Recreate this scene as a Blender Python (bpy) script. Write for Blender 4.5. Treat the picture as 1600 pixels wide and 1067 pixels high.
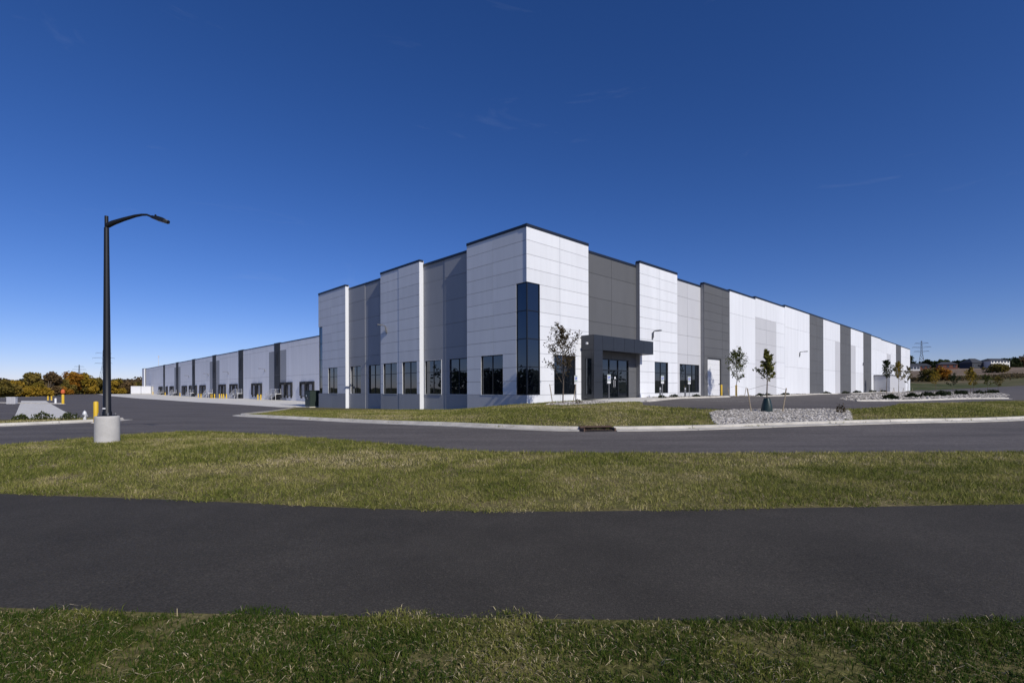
import bpy, bmesh, math, random
import numpy as np
from mathutils import Vector, Matrix
from mathutils.geometry import delaunay_2d_cdt

random.seed(7)
RNG = np.random.default_rng(11)
for o in list(bpy.data.objects):
    bpy.data.objects.remove(o)
S = bpy.context.scene
COL = S.collection

# ------------------------------------------------------------------ camera, sky, sun, exposure
cam_d = bpy.data.cameras.new("camera")
cam = bpy.data.objects.new("camera", cam_d)
COL.objects.link(cam)
cam.location = (0, 0, 1.54)
cam.rotation_euler = (math.radians(90), 0.0032, 0)
cam_d.sensor_width = 36
cam_d.lens = 17.53
cam_d.shift_y = 0.0469
cam_d.clip_start = 0.05
cam_d.clip_end = 6000
S.camera = cam

SUN_EL = math.radians(34.0)
SUN_AZ = math.atan2(0.606, -0.795)          # clockwise from +Y
tosun = Vector((math.sin(SUN_AZ) * math.cos(SUN_EL), math.cos(SUN_AZ) * math.cos(SUN_EL), math.sin(SUN_EL)))

world = bpy.data.worlds.new("World")
S.world = world
world.use_nodes = True
wn = world.node_tree
wn.nodes.clear()
w_out = wn.nodes.new("ShaderNodeOutputWorld")
w_bg = wn.nodes.new("ShaderNodeBackground")
sky = wn.nodes.new("ShaderNodeTexSky")
sky.sky_type = 'NISHITA'
sky.sun_disc = False
sky.sun_elevation = SUN_EL
sky.sun_rotation = SUN_AZ
sky.altitude = 300
sky.air_density = 0.8
sky.dust_density = 0.2
sky.ozone_density = 4.0
# deep, polarised blue of the photograph over the whole sky
tintn = wn.nodes.new("ShaderNodeMixRGB")
tintn.blend_type = 'MULTIPLY'
tintn.inputs[0].default_value = 1.0
tintn.inputs[2].default_value = (1.04, 0.92, 1.10, 1)
gam = wn.nodes.new("ShaderNodeHueSaturation")
gam.inputs['Saturation'].default_value = 1.21
wn.links.new(sky.outputs[0], tintn.inputs[1])
wn.links.new(tintn.outputs[0], gam.inputs['Color'])
# thin cirrus wisps
tc = wn.nodes.new("ShaderNodeTexCoord")
mp = wn.nodes.new("ShaderNodeMapping")
mp.inputs['Rotation'].default_value = (0.0, 0.35, 0.2)
mp.inputs['Scale'].default_value = (1.6, 2.2, 9.0)
nz = wn.nodes.new("ShaderNodeTexNoise")
nz.inputs['Scale'].default_value = 2.1
nz.inputs['Detail'].default_value = 7
nz.inputs['Roughness'].default_value = 0.62
nz.inputs['Distortion'].default_value = 1.2
rp = wn.nodes.new("ShaderNodeValToRGB")
rp.color_ramp.elements[0].position = 0.64
rp.color_ramp.elements[0].color = (0, 0, 0, 1)
rp.color_ramp.elements[1].position = 0.86
rp.color_ramp.elements[1].color = (0.06, 0.06, 0.06, 1)
mx = wn.nodes.new("ShaderNodeMixRGB")
mx.inputs[2].default_value = (6.5, 7.4, 9.0, 1)
wn.links.new(tc.outputs['Generated'], mp.inputs[0])
wn.links.new(mp.outputs[0], nz.inputs['Vector'])
wn.links.new(nz.outputs[0], rp.inputs[0])
wn.links.new(rp.outputs[0], mx.inputs[0])
wn.links.new(gam.outputs[0], mx.inputs[1])
wn.links.new(mx.outputs[0], w_bg.inputs[0])
w_bg.inputs[1].default_value = 0.090
wn.links.new(w_bg.outputs[0], w_out.inputs[0])

sun_d = bpy.data.lights.new("sun", 'SUN')
sun_d.energy = 3.5
sun_d.angle = math.radians(0.5)
sun_d.color = (1.0, 0.955, 0.88)
sun = bpy.data.objects.new("sun", sun_d)
COL.objects.link(sun)
sun.location = (60, -60, 80)
sun.rotation_euler = tosun.to_track_quat('Z', 'Y').to_euler()

S.view_settings.view_transform = 'Standard'
S.view_settings.look = 'None'
S.view_settings.exposure = 0.0
S.view_settings.gamma = 1.0
S.view_settings.use_curve_mapping = False

# ------------------------------------------------------------------ materials
MATS = {}


def nodes_of(name):
    m = bpy.data.materials.new(name)
    m.use_nodes = True
    nt = m.node_tree
    b = nt.nodes["Principled BSDF"]
    return m, nt, b


def mat(name, col, rough=0.6, var=0.08, scale=3.0, bump=0.0, bscale=60.0, metal=0.0, spec=0.5, col2=None, c2pos=(0.45, 0.65),
        rnd=0.0, stretch=(1, 1, 1), ior=None, fine=0.0, fscale=400.0):
    """Principled material with world-space noise in the colour, optional second colour, per-object tint and bump."""
    m, nt, b = nodes_of(name)
    geo = nt.nodes.new("ShaderNodeNewGeometry")
    mpn = nt.nodes.new("ShaderNodeMapping")
    mpn.inputs['Scale'].default_value = stretch
    nt.links.new(geo.outputs['Position'], mpn.inputs[0])
    n = nt.nodes.new("ShaderNodeTexNoise")
    n.inputs['Scale'].default_value = scale
    n.inputs['Detail'].default_value = 6
    n.inputs['Roughness'].default_value = 0.6
    nt.links.new(mpn.outputs[0], n.inputs['Vector'])
    r = nt.nodes.new("ShaderNodeValToRGB")
    c = Vector(col)
    if col2 is None:
        lo = c * (1 - var)
        hi = c * (1 + var)
        r.color_ramp.elements[0].position, r.color_ramp.elements[1].position = 0.3, 0.7
    else:
        lo, hi = c, Vector(col2)
        r.color_ramp.elements[0].position, r.color_ramp.elements[1].position = c2pos
    r.color_ramp.elements[0].color = (*lo, 1)
    r.color_ramp.elements[1].color = (*hi, 1)
    nt.links.new(n.outputs[0], r.inputs[0])
    out = r.outputs[0]
    if fine:
        n2 = nt.nodes.new("ShaderNodeTexNoise")
        n2.inputs['Scale'].default_value = fscale
        n2.inputs['Detail'].default_value = 3
        nt.links.new(geo.outputs['Position'], n2.inputs['Vector'])
        mr = nt.nodes.new("ShaderNodeMapRange")
        mr.inputs[1].default_value = 0.3
        mr.inputs[2].default_value = 0.7
        mr.inputs[3].default_value = 1 - fine
        mr.inputs[4].default_value = 1 + fine
        nt.links.new(n2.outputs[0], mr.inputs[0])
        mm = nt.nodes.new("ShaderNodeMixRGB")
        mm.blend_type = 'MULTIPLY'
        mm.inputs[0].default_value = 1
        nt.links.new(out, mm.inputs[1])
        nt.links.new(mr.outputs[0], mm.inputs[2])
        out = mm.outputs[0]
    if rnd:
        oi = nt.nodes.new("ShaderNodeObjectInfo")
        mr = nt.nodes.new("ShaderNodeMapRange")
        mr.inputs[3].default_value = 1 - rnd
        mr.inputs[4].default_value = 1 + rnd
        nt.links.new(oi.outputs['Random'], mr.inputs[0])
        mm = nt.nodes.new("ShaderNodeMixRGB")
        mm.blend_type = 'MULTIPLY'
        mm.inputs[0].default_value = 1
        nt.links.new(out, mm.inputs[1])
        nt.links.new(mr.outputs[0], mm.inputs[2])
        out = mm.outputs[0]
    nt.links.new(out, b.inputs['Base Color'])
    b.inputs['Roughness'].default_value = rough
    b.inputs['Metallic'].default_value = metal
    b.inputs['Specular IOR Level'].default_value = spec
    if ior:
        b.inputs['IOR'].default_value = ior
    if bump:
        n3 = nt.nodes.new("ShaderNodeTexNoise")
        n3.inputs['Scale'].default_value = bscale
        n3.inputs['Detail'].default_value = 4
        nt.links.new(geo.outputs['Position'], n3.inputs['Vector'])
        bp = nt.nodes.new("ShaderNodeBump")
        bp.inputs['Strength'].default_value = bump
        bp.inputs['Distance'].default_value = 0.02
        nt.links.new(n3.outputs[0], bp.inputs['Height'])
        nt.links.new(bp.outputs[0], b.inputs['Normal'])
    MATS[name] = m
    return m


mat("white_paint", (0.755, 0.765, 0.785), 0.75, 0.05, 0.9, rnd=0.035, spec=0.25, stretch=(1.4, 1.4, 0.12), fine=0.02, fscale=30)
mat("pale_grey_paint", (0.50, 0.50, 0.515), 0.75, 0.03, 0.9, rnd=0.03, spec=0.25, stretch=(1, 1, 0.25))
mat("light_grey_paint", (0.55, 0.55, 0.565), 0.75, 0.03, 0.9, rnd=0.02, spec=0.25, stretch=(1, 1, 0.25))
mat("mid_grey_paint", (0.37, 0.375, 0.39), 0.75, 0.04, 0.9, rnd=0.03, spec=0.25, stretch=(1, 1, 0.25))
mat("dark_grey_paint", (0.118, 0.120, 0.126), 0.75, 0.05, 0.9, rnd=0.04, spec=0.25, stretch=(1, 1, 0.25))
mat("charcoal_paint", (0.055, 0.057, 0.062), 0.7, 0.05, 0.9, rnd=0.04, spec=0.25)
mat("dock_paint", (0.82, 0.82, 0.84), 0.8, 0.05, 0.5, rnd=0.03, spec=0.2, stretch=(1.6, 1.6, 0.12))
mat("concrete_core", (0.3, 0.3, 0.3), 0.9, 0.05)
mat("joint_shade", (0.27, 0.27, 0.275), 0.8, 0.05)  # backing behind the panels, greyed so the reveals carry painted-in groove shadow
mat("roof_membrane", (0.6, 0.6, 0.6), 0.9, 0.05)
mat("coping_metal", (0.012, 0.016, 0.026), 0.45, 0.08, metal=0.0)
mat("metal_panel", (0.042, 0.046, 0.054), 0.4, 0.06, rnd=0.06, metal=0.35)
mat("mullion_metal", (0.010, 0.011, 0.013), 0.4, 0.1)
mat("black_rubber", (0.012, 0.012, 0.014), 0.8, 0.1)
mat("black_metal", (0.010, 0.011, 0.014), 0.5, 0.1, metal=0.2)
mat("grey_metal", (0.20, 0.20, 0.21), 0.45, 0.1, metal=0.4)
mat("galvanised", (0.72, 0.72, 0.73), 0.5, 0.06, metal=0.15)
mat("door_white", (0.78, 0.78, 0.78), 0.5, 0.03)
mat("door_grey", (0.42, 0.42, 0.44), 0.6, 0.05)
mat("yellow_paint", (0.72, 0.46, 0.02), 0.45, 0.06)
mat("green_cabinet", (0.018, 0.032, 0.026), 0.5, 0.1)
mat("sign_white", (0.8, 0.8, 0.8), 0.5, 0.02)
mat("sign_blue", (0.02, 0.09, 0.45), 0.5, 0.02)
mat("sign_green", (0.02, 0.22, 0.09), 0.5, 0.02)
mat("orange_paint", (0.65, 0.13, 0.03), 0.6, 0.05)
mat("red_paint", (0.55, 0.04, 0.03), 0.6, 0.05)
mat("asphalt_trail", (0.061, 0.054, 0.044), 0.88, 0.20, 0.8, bump=0.5, bscale=120, fine=0.34, fscale=75, spec=0.2)
mat("asphalt_drive", (0.124, 0.109, 0.098), 0.85, 0.28, 0.5, bump=0.25, bscale=90, fine=0.2, fscale=120, spec=0.3, stretch=(0.35, 1.6, 1))
mat("concrete_slab", (0.70, 0.665, 0.595), 0.85, 0.10, 0.6, bump=0.1, bscale=60, fine=0.06, fscale=80)
mat("concrete_kerb", (0.54, 0.505, 0.44), 0.85, 0.20, 1.6, bump=0.15, bscale=60, rnd=0.06)
mat("concrete_base", (0.52, 0.50, 0.47), 0.85, 0.10, 3.0, bump=0.2, bscale=25, fine=0.07, fscale=60)
mat("road_paint", (0.62, 0.62, 0.60), 0.7, 0.15, 6)
mat("lawn_soil", (0.115, 0.108, 0.034), 0.95, 0.2, 0.7, bump=0.6, bscale=30, col2=(0.21, 0.17, 0.08), c2pos=(0.42, 0.66), fine=0.5, fscale=22, spec=0.1)
mat("field_grass", (0.078, 0.090, 0.034), 0.95, 0.2, 0.02, bump=0.8, bscale=3, col2=(0.16, 0.128, 0.072), c2pos=(0.45, 0.62), fine=0.35, fscale=0.35, spec=0.1)
mat("meadow_grass", (0.175, 0.128, 0.085), 0.95, 0.2, 0.03, bump=0.8, bscale=1.5, col2=(0.24, 0.18, 0.13), c2pos=(0.4, 0.65), fine=0.4, fscale=0.3, spec=0.1)
mat("gravel_base", (0.32, 0.295, 0.26), 0.9, 0.3, 12, bump=0.8, bscale=25, fine=0.5, fscale=30)
mat("storm_steel", (0.10, 0.058, 0.040), 0.8, 0.3, 12, bump=0.3, bscale=50)
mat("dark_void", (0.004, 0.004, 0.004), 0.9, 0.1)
mat("bark", (0.135, 0.105, 0.08), 0.9, 0.25, 14, bump=0.5, bscale=40)
mat("stake_wood", (0.36, 0.29, 0.20), 0.85, 0.2, 10)
mat("water_bag", (0.012, 0.030, 0.028), 0.45, 0.2, 10, bump=0.3, bscale=18)
mat("roof_shingle", (0.05, 0.055, 0.065), 0.9, 0.15)
mat("house_wall", (0.74, 0.72, 0.68), 0.8, 0.04)
mat("house_brick", (0.22, 0.09, 0.06), 0.9, 0.15)
mat("pylon_steel", (0.10, 0.11, 0.125), 0.7, 0.1)
mat("cable", (0.03, 0.03, 0.035), 0.6, 0.1)


def aggregate(name, scale, lo, hi, light):
    """stone chips in asphalt: a Voronoi cell value times the base colour, a few pale chips"""
    m = MATS[name]
    nt = m.node_tree
    b = nt.nodes["Principled BSDF"]
    src = b.inputs['Base Color'].links[0].from_socket
    geo = nt.nodes.new("ShaderNodeNewGeometry")
    vo = nt.nodes.new("ShaderNodeTexVoronoi")
    vo.inputs['Scale'].default_value = scale
    nt.links.new(geo.outputs['Position'], vo.inputs['Vector'])
    sp = nt.nodes.new("ShaderNodeSeparateColor")
    nt.links.new(vo.outputs['Color'], sp.inputs[0])
    r = nt.nodes.new("ShaderNodeValToRGB")
    cr = r.color_ramp
    cr.elements[0].position, cr.elements[0].color = 0.0, (lo, lo, lo, 1)
    cr.elements[1].position, cr.elements[1].color = 0.93, (hi, hi, hi, 1)
    e = cr.elements.new(1.0)
    e.color = (light, light, light * .95, 1)
    nt.links.new(sp.outputs[0], r.inputs[0])
    mm = nt.nodes.new("ShaderNodeMixRGB")
    mm.blend_type = 'MULTIPLY'
    mm.inputs[0].default_value = 1
    nt.links.new(src, mm.inputs[1])
    nt.links.new(r.outputs[0], mm.inputs[2])
    nt.links.new(mm.outputs[0], b.inputs['Base Color'])


aggregate("asphalt_trail", 65, 0.86, 1.12, 1.5)
aggregate("asphalt_drive", 22, 0.80, 1.15, 1.6)


def glass_mat():
    m, nt, b = nodes_of("tinted_glass")
    b.inputs['Base Color'].default_value = (0.006, 0.008, 0.011, 1)
    b.inputs['Roughness'].default_value = 0.015
    b.inputs['IOR'].default_value = 1.9
    geo = nt.nodes.new("ShaderNodeNewGeometry")
    n = nt.nodes.new("ShaderNodeTexNoise")
    n.inputs['Scale'].default_value = 0.9
    n.inputs['Detail'].default_value = 1
    nt.links.new(geo.outputs['Position'], n.inputs['Vector'])
    bp = nt.nodes.new("ShaderNodeBump")
    bp.inputs['Strength'].default_value = 0.12
    bp.inputs['Distance'].default_value = 0.02
    nt.links.new(n.outputs[0], bp.inputs['Height'])
    nt.links.new(bp.outputs[0], b.inputs['Normal'])
    b.inputs['Specular Tint'].default_value = (0.80, 0.88, 1.0, 1)
    MATS["tinted_glass"] = m


glass_mat()


def leaf_mat(name, cols, trans=0.35, rough=0.6):
    """Foliage: colour ramp over a per-leaf 'tint' attribute, part of the light passing through."""
    m, nt, b = nodes_of(name)
    at = nt.nodes.new("ShaderNodeAttribute")
    at.attribute_name = "tint"
    r = nt.nodes.new("ShaderNodeValToRGB")
    cr = r.color_ramp
    for i, c in enumerate(cols):
        p = i / (len(cols) - 1)
        e = cr.elements[i] if i in (0,) else (cr.elements.new(p) if i < len(cols) - 1 else cr.elements[len(cr.elements) - 1])
        e.position = p
        e.color = (*c, 1)
    nt.links.new(at.outputs['Fac'], r.inputs[0])
    nt.links.new(r.outputs[0], b.inputs['Base Color'])
    b.inputs['Roughness'].default_value = rough
    b.inputs['Specular IOR Level'].default_value = 0.08
    tr = nt.nodes.new("ShaderNodeBsdfTranslucent")
    nt.links.new(r.outputs[0], tr.inputs['Color'])
    ms = nt.nodes.new("ShaderNodeMixShader")
    ms.inputs[0].default_value = trans
    nt.links.new(b.outputs[0], ms.inputs[1])
    nt.links.new(tr.outputs[0], ms.inputs[2])
    nt.links.new(ms.outputs[0], nt.nodes["Material Output"].inputs['Surface'])
    MATS[name] = m
    return m


leaf_mat("grass_blades", [(0.048, 0.084, 0.011), (0.145, 0.165, 0.030), (0.295, 0.285, 0.076), (0.46, 0.385, 0.17), (0.64, 0.53, 0.36)], 0.3)
leaf_mat("leaves_green", [(0.020, 0.040, 0.012), (0.055, 0.078, 0.020), (0.115, 0.128, 0.030), (0.23, 0.21, 0.05)])
leaf_mat("leaves_olive", [(0.045, 0.046, 0.014), (0.105, 0.092, 0.024), (0.19, 0.15, 0.036), (0.29, 0.21, 0.05)])
leaf_mat("leaves_yellow", [(0.075, 0.072, 0.014), (0.18, 0.145, 0.022), (0.33, 0.225, 0.03), (0.46, 0.29, 0.04)])
leaf_mat("leaves_orange", [(0.12, 0.05, 0.012), (0.24, 0.105, 0.016), (0.36, 0.16, 0.02), (0.38, 0.22, 0.035)])
leaf_mat("leaves_brown", [(0.06, 0.043, 0.027), (0.11, 0.076, 0.042), (0.16, 0.11, 0.056), (0.22, 0.14, 0.06)])
leaf_mat("leaves_dark", [(0.012, 0.020, 0.010), (0.022, 0.036, 0.014), (0.040, 0.052, 0.020), (0.065, 0.070, 0.028)])
leaf_mat("leaves_bronze", [(0.035, 0.028, 0.016), (0.075, 0.055, 0.028), (0.12, 0.088, 0.042), (0.17, 0.13, 0.07)])
leaf_mat("gravel_stone", [(0.16, 0.145, 0.125), (0.36, 0.33, 0.29), (0.56, 0.52, 0.465), (0.78, 0.74, 0.68)], 0.0, 0.9)


# ------------------------------------------------------------------ helpers
def link(o, parent=None):
    COL.objects.link(o)
    if parent is not None:
        o.parent = parent
    return o


def tag(o, label=None, cat=None, group=None, kind=None):
    if label:
        o["label"] = label
    if cat:
        o["category"] = cat
    if group:
        o["group"] = group
    if kind:
        o["kind"] = kind
    return o


def empty(name, loc=(0, 0, 0), rz=0.0, parent=None):
    o = bpy.data.objects.new(name, None)
    o.empty_display_size = 0.2
    o.location = loc
    o.rotation_euler = (0, 0, rz)
    return link(o, parent)


def mesh_obj(name, verts, faces, material, parent=None, loc=None, rz=0.0, smooth=False, recalc=True):
    me = bpy.data.meshes.new(name)
    me.from_pydata([tuple(v) for v in verts], [], faces)
    if recalc:
        bm = bmesh.new()
        bm.from_mesh(me)
        bmesh.ops.recalc_face_normals(bm, faces=bm.faces)
        bm.to_mesh(me)
        bm.free()
    if smooth:
        me.polygons.foreach_set("use_smooth", [True] * len(me.polygons))
    me.materials.append(MATS[material])
    o = bpy.data.objects.new(name, me)
    if loc is not None:
        o.location = loc
    o.rotation_euler = (0, 0, rz)
    return link(o, parent)


class MB:
    """Collects boxes, tubes and lathes into one mesh."""

    def __init__(self):
        self.v, self.f = [], []

    def box(self, x0, x1, y0, y1, z0, z1, mp=None):
        b = len(self.v)
        P = [(x0, y0, z0), (x1, y0, z0), (x1, y1, z0), (x0, y1, z0), (x0, y0, z1), (x1, y0, z1), (x1, y1, z1), (x0, y1, z1)]
        if mp:
            P = [mp(*p) for p in P]
        self.v += P
        self.f += [tuple(b + i for i in q) for q in ((0, 3, 2, 1), (4, 5, 6, 7), (0, 1, 5, 4), (1, 2, 6, 5), (2, 3, 7, 6), (3, 0, 4, 7))]
        return self

    def bbox(self, x0, x1, y0, y1, z0, z1, c=0.02):
        """box with chamfered vertical and top edges"""
        b = len(self.v)
        ring = [(x0 + c, y0), (x1 - c, y0), (x1, y0 + c), (x1, y1 - c), (x1 - c, y1), (x0 + c, y1), (x0, y1 - c), (x0, y0 + c)]
        cx, cy = (x0 + x1) / 2, (y0 + y1) / 2
        self.v += [(x, y, z0) for x, y in ring] + [(x, y, z1 - c) for x, y in ring]
        self.v += [(cx + (x - cx) * (1 - 2 * c / (x1 - x0)), cy + (y - cy) * (1 - 2 * c / (y1 - y0)), z1) for x, y in ring]
        for k in range(2):
            for i in range(8):
                j = (i + 1) % 8
                self.f.append((b + k * 8 + i, b + k * 8 + j, b + k * 8 + 8 + j, b + k * 8 + 8 + i))
        self.f.append(tuple(b + 16 + i for i in range(8)))
        self.f.append(tuple(b + 7 - i for i in range(8)))
        return self

    def tube(self, pts, rad, n=8, caps=True):
        pts = [Vector(p) for p in pts]
        if not hasattr(rad, '__len__'):
            rad = [rad] * len(pts)
        b = len(self.v)
        for i, p in enumerate(pts):
            d = (pts[min(i + 1, len(pts) - 1)] - pts[max(i - 1, 0)]).normalized()
            up = Vector((0, 0, 1)) if abs(d.z) < 0.95 else Vector((1, 0, 0))
            s = d.cross(up).normalized()
            t = s.cross(d)
            for k in range(n):
                a = 2 * math.pi * k / n
                self.v.append(tuple(p + (s * math.cos(a) + t * math.sin(a)) * rad[i]))
        for i in range(len(pts) - 1):
            for k in range(n):
                k2 = (k + 1) % n
                self.f.append((b + i * n + k, b + i * n + k2, b + (i + 1) * n + k2, b + (i + 1) * n + k))
        if caps:
            self.f.append(tuple(b + n - 1 - k for k in range(n)))
            self.f.append(tuple(b + (len(pts) - 1) * n + k for k in range(n)))
        return self

    def lathe(self, prof, n=20, c=(0, 0, 0)):
        return self.tube([(c[0], c[1], c[2] + z) for r, z in prof], [r for r, z in prof], n)

    def build(self, name, material, parent=None, loc=None, rz=0.0, smooth=False):
        return mesh_obj(name, self.v, self.f, material, parent, loc, rz, smooth)


def auto_smooth(o, ang=40):
    me = o.data
    me.polygons.foreach_set("use_smooth", [True] * len(me.polygons))
    me.set_sharp_from_angle(angle=math.radians(ang))
    return o


def copy_tree(o, parent=None):
    c = o.copy()
    COL.objects.link(c)
    c.parent = parent
    for ch in list(o.children):
        copy_tree(ch, c)
    return c


def tri_cloud(name, tris, tint, material, parent=None, per=1):
    """tris: (n,3,3) array; tint: one value per group of `per` triangles."""
    n = len(tris)
    me = bpy.data.meshes.new(name)
    me.vertices.add(n * 3)
    me.vertices.foreach_set("co", np.ascontiguousarray(tris, dtype=np.float32).ravel())
    me.loops.add(n * 3)
    me.loops.foreach_set("vertex_index", np.arange(n * 3, dtype=np.int32))
    me.polygons.add(n)
    me.polygons.foreach_set("loop_start", np.arange(n, dtype=np.int32) * 3)
    a = me.attributes.new("tint", 'FLOAT', 'FACE')
    a.data.foreach_set("value", np.repeat(np.asarray(tint, dtype=np.float32), per)[:n])
    me.materials.append(MATS[material])
    me.update(calc_edges=True)
    o = bpy.data.objects.new(name, me)
    return link(o, parent)


# ------------------------------------------------------------------ site geometry
CX, CY, FLOOR = 1.07, 34.6, 0.807            # front corner of the warehouse, floor level
UX, UY = -0.696, 0.718                        # along the left (dock) side, away from the camera
VX, VY = 0.718, 0.696                         # along the right (office) side
ROT = math.atan2(VY, VX)


def bw(s, t):
    """building plan coordinates (s along the office side, t along the dock side) to world"""
    return (CX + VX * s + UX * t, CY + VY * s + UY * t)


CTRL = [(-40, 0, 0), (0, -5, 0), (40, 0, 0), (-12, 3.5, 0), (12, 3.5, 0), (0, 3.4, 0), (-12, 8, 0), (0, 6.4, 0), (12, 6.5, 0), (25, 8, 0), (-25, 5, 0),
        (0, 9, .05), (8, 9, .05), (-8, 11, .08), (-11, 15, .03), (12, 13, 0), (0, 13, 0), (-6, 17, 0), (-12, 19.5, 0), (20, 15, 0), (30, 16, 0), (2, 17, 0), (7, 17.5, 0),
        (20, 20.5, 0.02), (-6, 22, 0), (-15, 28, 0), (-14, 14, 0), (-20, 18, 0), (-24, 22, 0), (-20, 25, 0.02), (-26, 28, 0.0), (-30, 10, 0),
        (2, 19.3, .1), (7, 19.8, .12), (14, 20.2, .12), (2, 22, .27), (6, 22.5, .33), (12, 22.5, .33), (14, 25, .47), (7.2, 27.5, .52), (3, 30, .58), (10, 25.4, .48), (17, 25.2, .48),
        (25, 25, .22), (27, 34, .5), (43, 42, .5), (35, 28, .15), (50, 34, .15), (22, 29.5, .48),
        (1.07, 34.3, .55), (-3.5, 39.2, .0), (-8.2, 44, -.22), (-23.1, 59.4, -.54), (-6, 31, .03), (-10, 36, -.12), (-16, 41, -.22), (-17, 31, -.02), (0, 26, .3),
        (20, 40, .5), (15, 35, .52), (30, 50, .52), (45, 60, .52), (60, 75, .52), (80, 95, .55), (100, 120, .6), (11, 31, .53),
        (8.2, 41.5, .8), (14, 47, .79), (22, 55, .77), (40, 72, .76), (70, 101, .76), (118, 148, .78),
        (-30, 35, -.05), (-40, 60, -.3), (-30, 55, -.38), (-50, 80, -.48), (-60, 110, -.62), (-60, 60, -.2), (-90, 90, -.3), (-100, 160, -.62), (-130, 130, -.3), (-160, 190, -.4),
        (-39.6, 99.6, -.74), (-91.8, 153.4, -.74), (-180, 244, -.6), (-16.8, 67.4, -.72), (-26, 66, -.6), (-120, 110, -.2), (-160, 130, 0), (-185, 222, .1), (-170, 228, .1),
        (0, -40, 0), (-60, -30, 0), (60, -30, 0), (80, 20, .2),
        (130, 165, 1.6), (170, 210, 4.3), (200, 200, 4.5), (240, 300, 10.5), (330, 300, 11), (330, 400, 18), (420, 400, 18.5), (500, 600, 20), (900, 900, 25), (1500, 1500, 30),
        (150, 130, 1.0), (200, 100, 1.2), (-300, 300, 0), (-600, 600, 4), (-1000, 1000, 8), (-1500, 1500, 14), (0, 600, 5), (0, 1500, 15), (-1500, 0, 5), (1500, 0, 8), (0, -1500, 0),
        (-1500, -1500, 0), (1500, -1500, 0), (-400, 100, 0), (-300, 0, 0), (300, 0, 1.0), (60, 250, 4), (-40, 250, 1)]
_P = np.array([c[:2] for c in CTRL], float)
_z = np.array([c[2] for c in CTRL], float)


def _phi(r2):
    return np.sqrt(r2 + 9.0)


_A = _phi(((_P[:, None, :] - _P[None, :, :]) ** 2).sum(-1))
_n = len(_P)
_M = np.zeros((_n + 1, _n + 1))
_M[:_n, :_n] = _A - np.eye(_n) * 0.15
_M[:_n, _n] = 1
_M[_n, :_n] = 1
_W = np.linalg.solve(_M, np.append(_z, 0))


def heights(xy):
    xy = np.asarray(xy, float).reshape(-1, 2)
    out = np.empty(len(xy))
    for i in range(0, len(xy), 20000):
        q = xy[i:i + 20000]
        out[i:i + 20000] = _phi(((q[:, None, :] - _P[None, :, :]) ** 2).sum(-1)) @ _W[:_n] + _W[_n]
    return out


def H(x, y):
    return float(heights([(x, y)])[0])


def inside(poly, pts):
    pts = np.asarray(pts, float)
    x, y = pts[:, 0], pts[:, 1]
    res = np.zeros(len(pts), bool)
    n = len(poly)
    for i in range(n):
        x1, y1 = poly[i]
        x2, y2 = poly[(i + 1) % n]
        c = ((y1 > y) != (y2 > y))
        with np.errstate(divide='ignore', invalid='ignore'):
            res ^= c & (x < (x2 - x1) * (y - y1) / (y2 - y1 if y2 != y1 else 1e-12) + x1)
    return res


def densify(line, step=1.0, closed=False):
    out = []
    n = len(line)
    for i in range(n if closed else n - 1):
        a, b = line[i], line[(i + 1) % n]
        L = math.hypot(b[0] - a[0], b[1] - a[1])
        far = max(1.0, math.hypot((a[0] + b[0]) / 2, (a[1] + b[1]) / 2) / 25)
        k = max(1, int(L / (step * far)))
        out += [(a[0] + (b[0] - a[0]) * j / k, a[1] + (b[1] - a[1]) * j / k) for j in range(k)]
    if not closed:
        out.append(line[-1])
    return out


def smooth_line(p, it=2, closed=False):
    for _ in range(it):
        q = [] if closed else [p[0]]
        n = len(p)
        for i in range(n if closed else n - 1):
            a, b = p[i], p[(i + 1) % n]
            q += [(a[0] * .75 + b[0] * .25, a[1] * .75 + b[1] * .25), (a[0] * .25 + b[0] * .75, a[1] * .25 + b[1] * .75)]
        if not closed:
            q.append(p[-1])
        p = q
    return p


# trail edges
trail_far = smooth_line([(-34, 12.2), (-15, 8.7), (-7.5, 7.25), (-4.5, 6.85), (-2.5, 6.5), (-.8, 6.3), (.8, 6.27), (3, 6.33), (6.6, 6.45), (34, 7.3)])
trail_near = smooth_line([(34, 2.6), (3.4, 3.25), (0, 3.36), (-3.6, 3.5), (-8, 3.95), (-34, 8.2)])
TRAIL = trail_far + trail_near
# drive and truck court
drive_near = smooth_line([(70, 14), (30, 12.4), (12.3, 12), (6.1, 11.9), (0, 12.15), (-1.2, 12.5), (-2.6, 13.5), (-6.1, 15.8), (-9, 17.6), (-11.4, 18.75), (-12.8, 18.5), (-13.5, 17.3), (-14.2, 15), (-15.6, 12.4), (-22, 6), (-36, -6)])
kerb_line = smooth_line([(70, 34), (45, 28.2), (32, 25.2), (23.2, 22.6), (14, 20.2), (7.8, 18.75), (2.4, 18.05), (-.5, 19.2), (-2.65, 20.7), (-5.9, 23), (-9.9, 25.9), (-14.6, 29), (-16.4, 30.2), (-17.1, 31.2), (-17.3, 32.4), (-19.2, 40), (-22.2, 49), (-24.4, 55), (-25.6, 58.6)])
apron_in = [bw(16, 36.0), bw(16, 290)]
ISLAND = smooth_line([(-46, 2), (-30, 13), (-22.8, 21.6), (-20.6, 24.4), (-20.2, 25.6), (-20.9, 26.9), (-22.6, 27.9), (-26.5, 27.6), (-31, 25.5), (-52, 9)], 2, True)
COURT = drive_near[:] + [(-60, -6), (-60, 0), (-45, 20), (-70, 40), (-100, 68), (-125, 92), (-133, 112), (-128, 122), (-150, 160), (-185, 205), bw(-3, 292), bw(16.2, 292), bw(16.2, 36.0), bw(2, 36), bw(0.5, 36.5)] + kerb_line[::-1]
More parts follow.
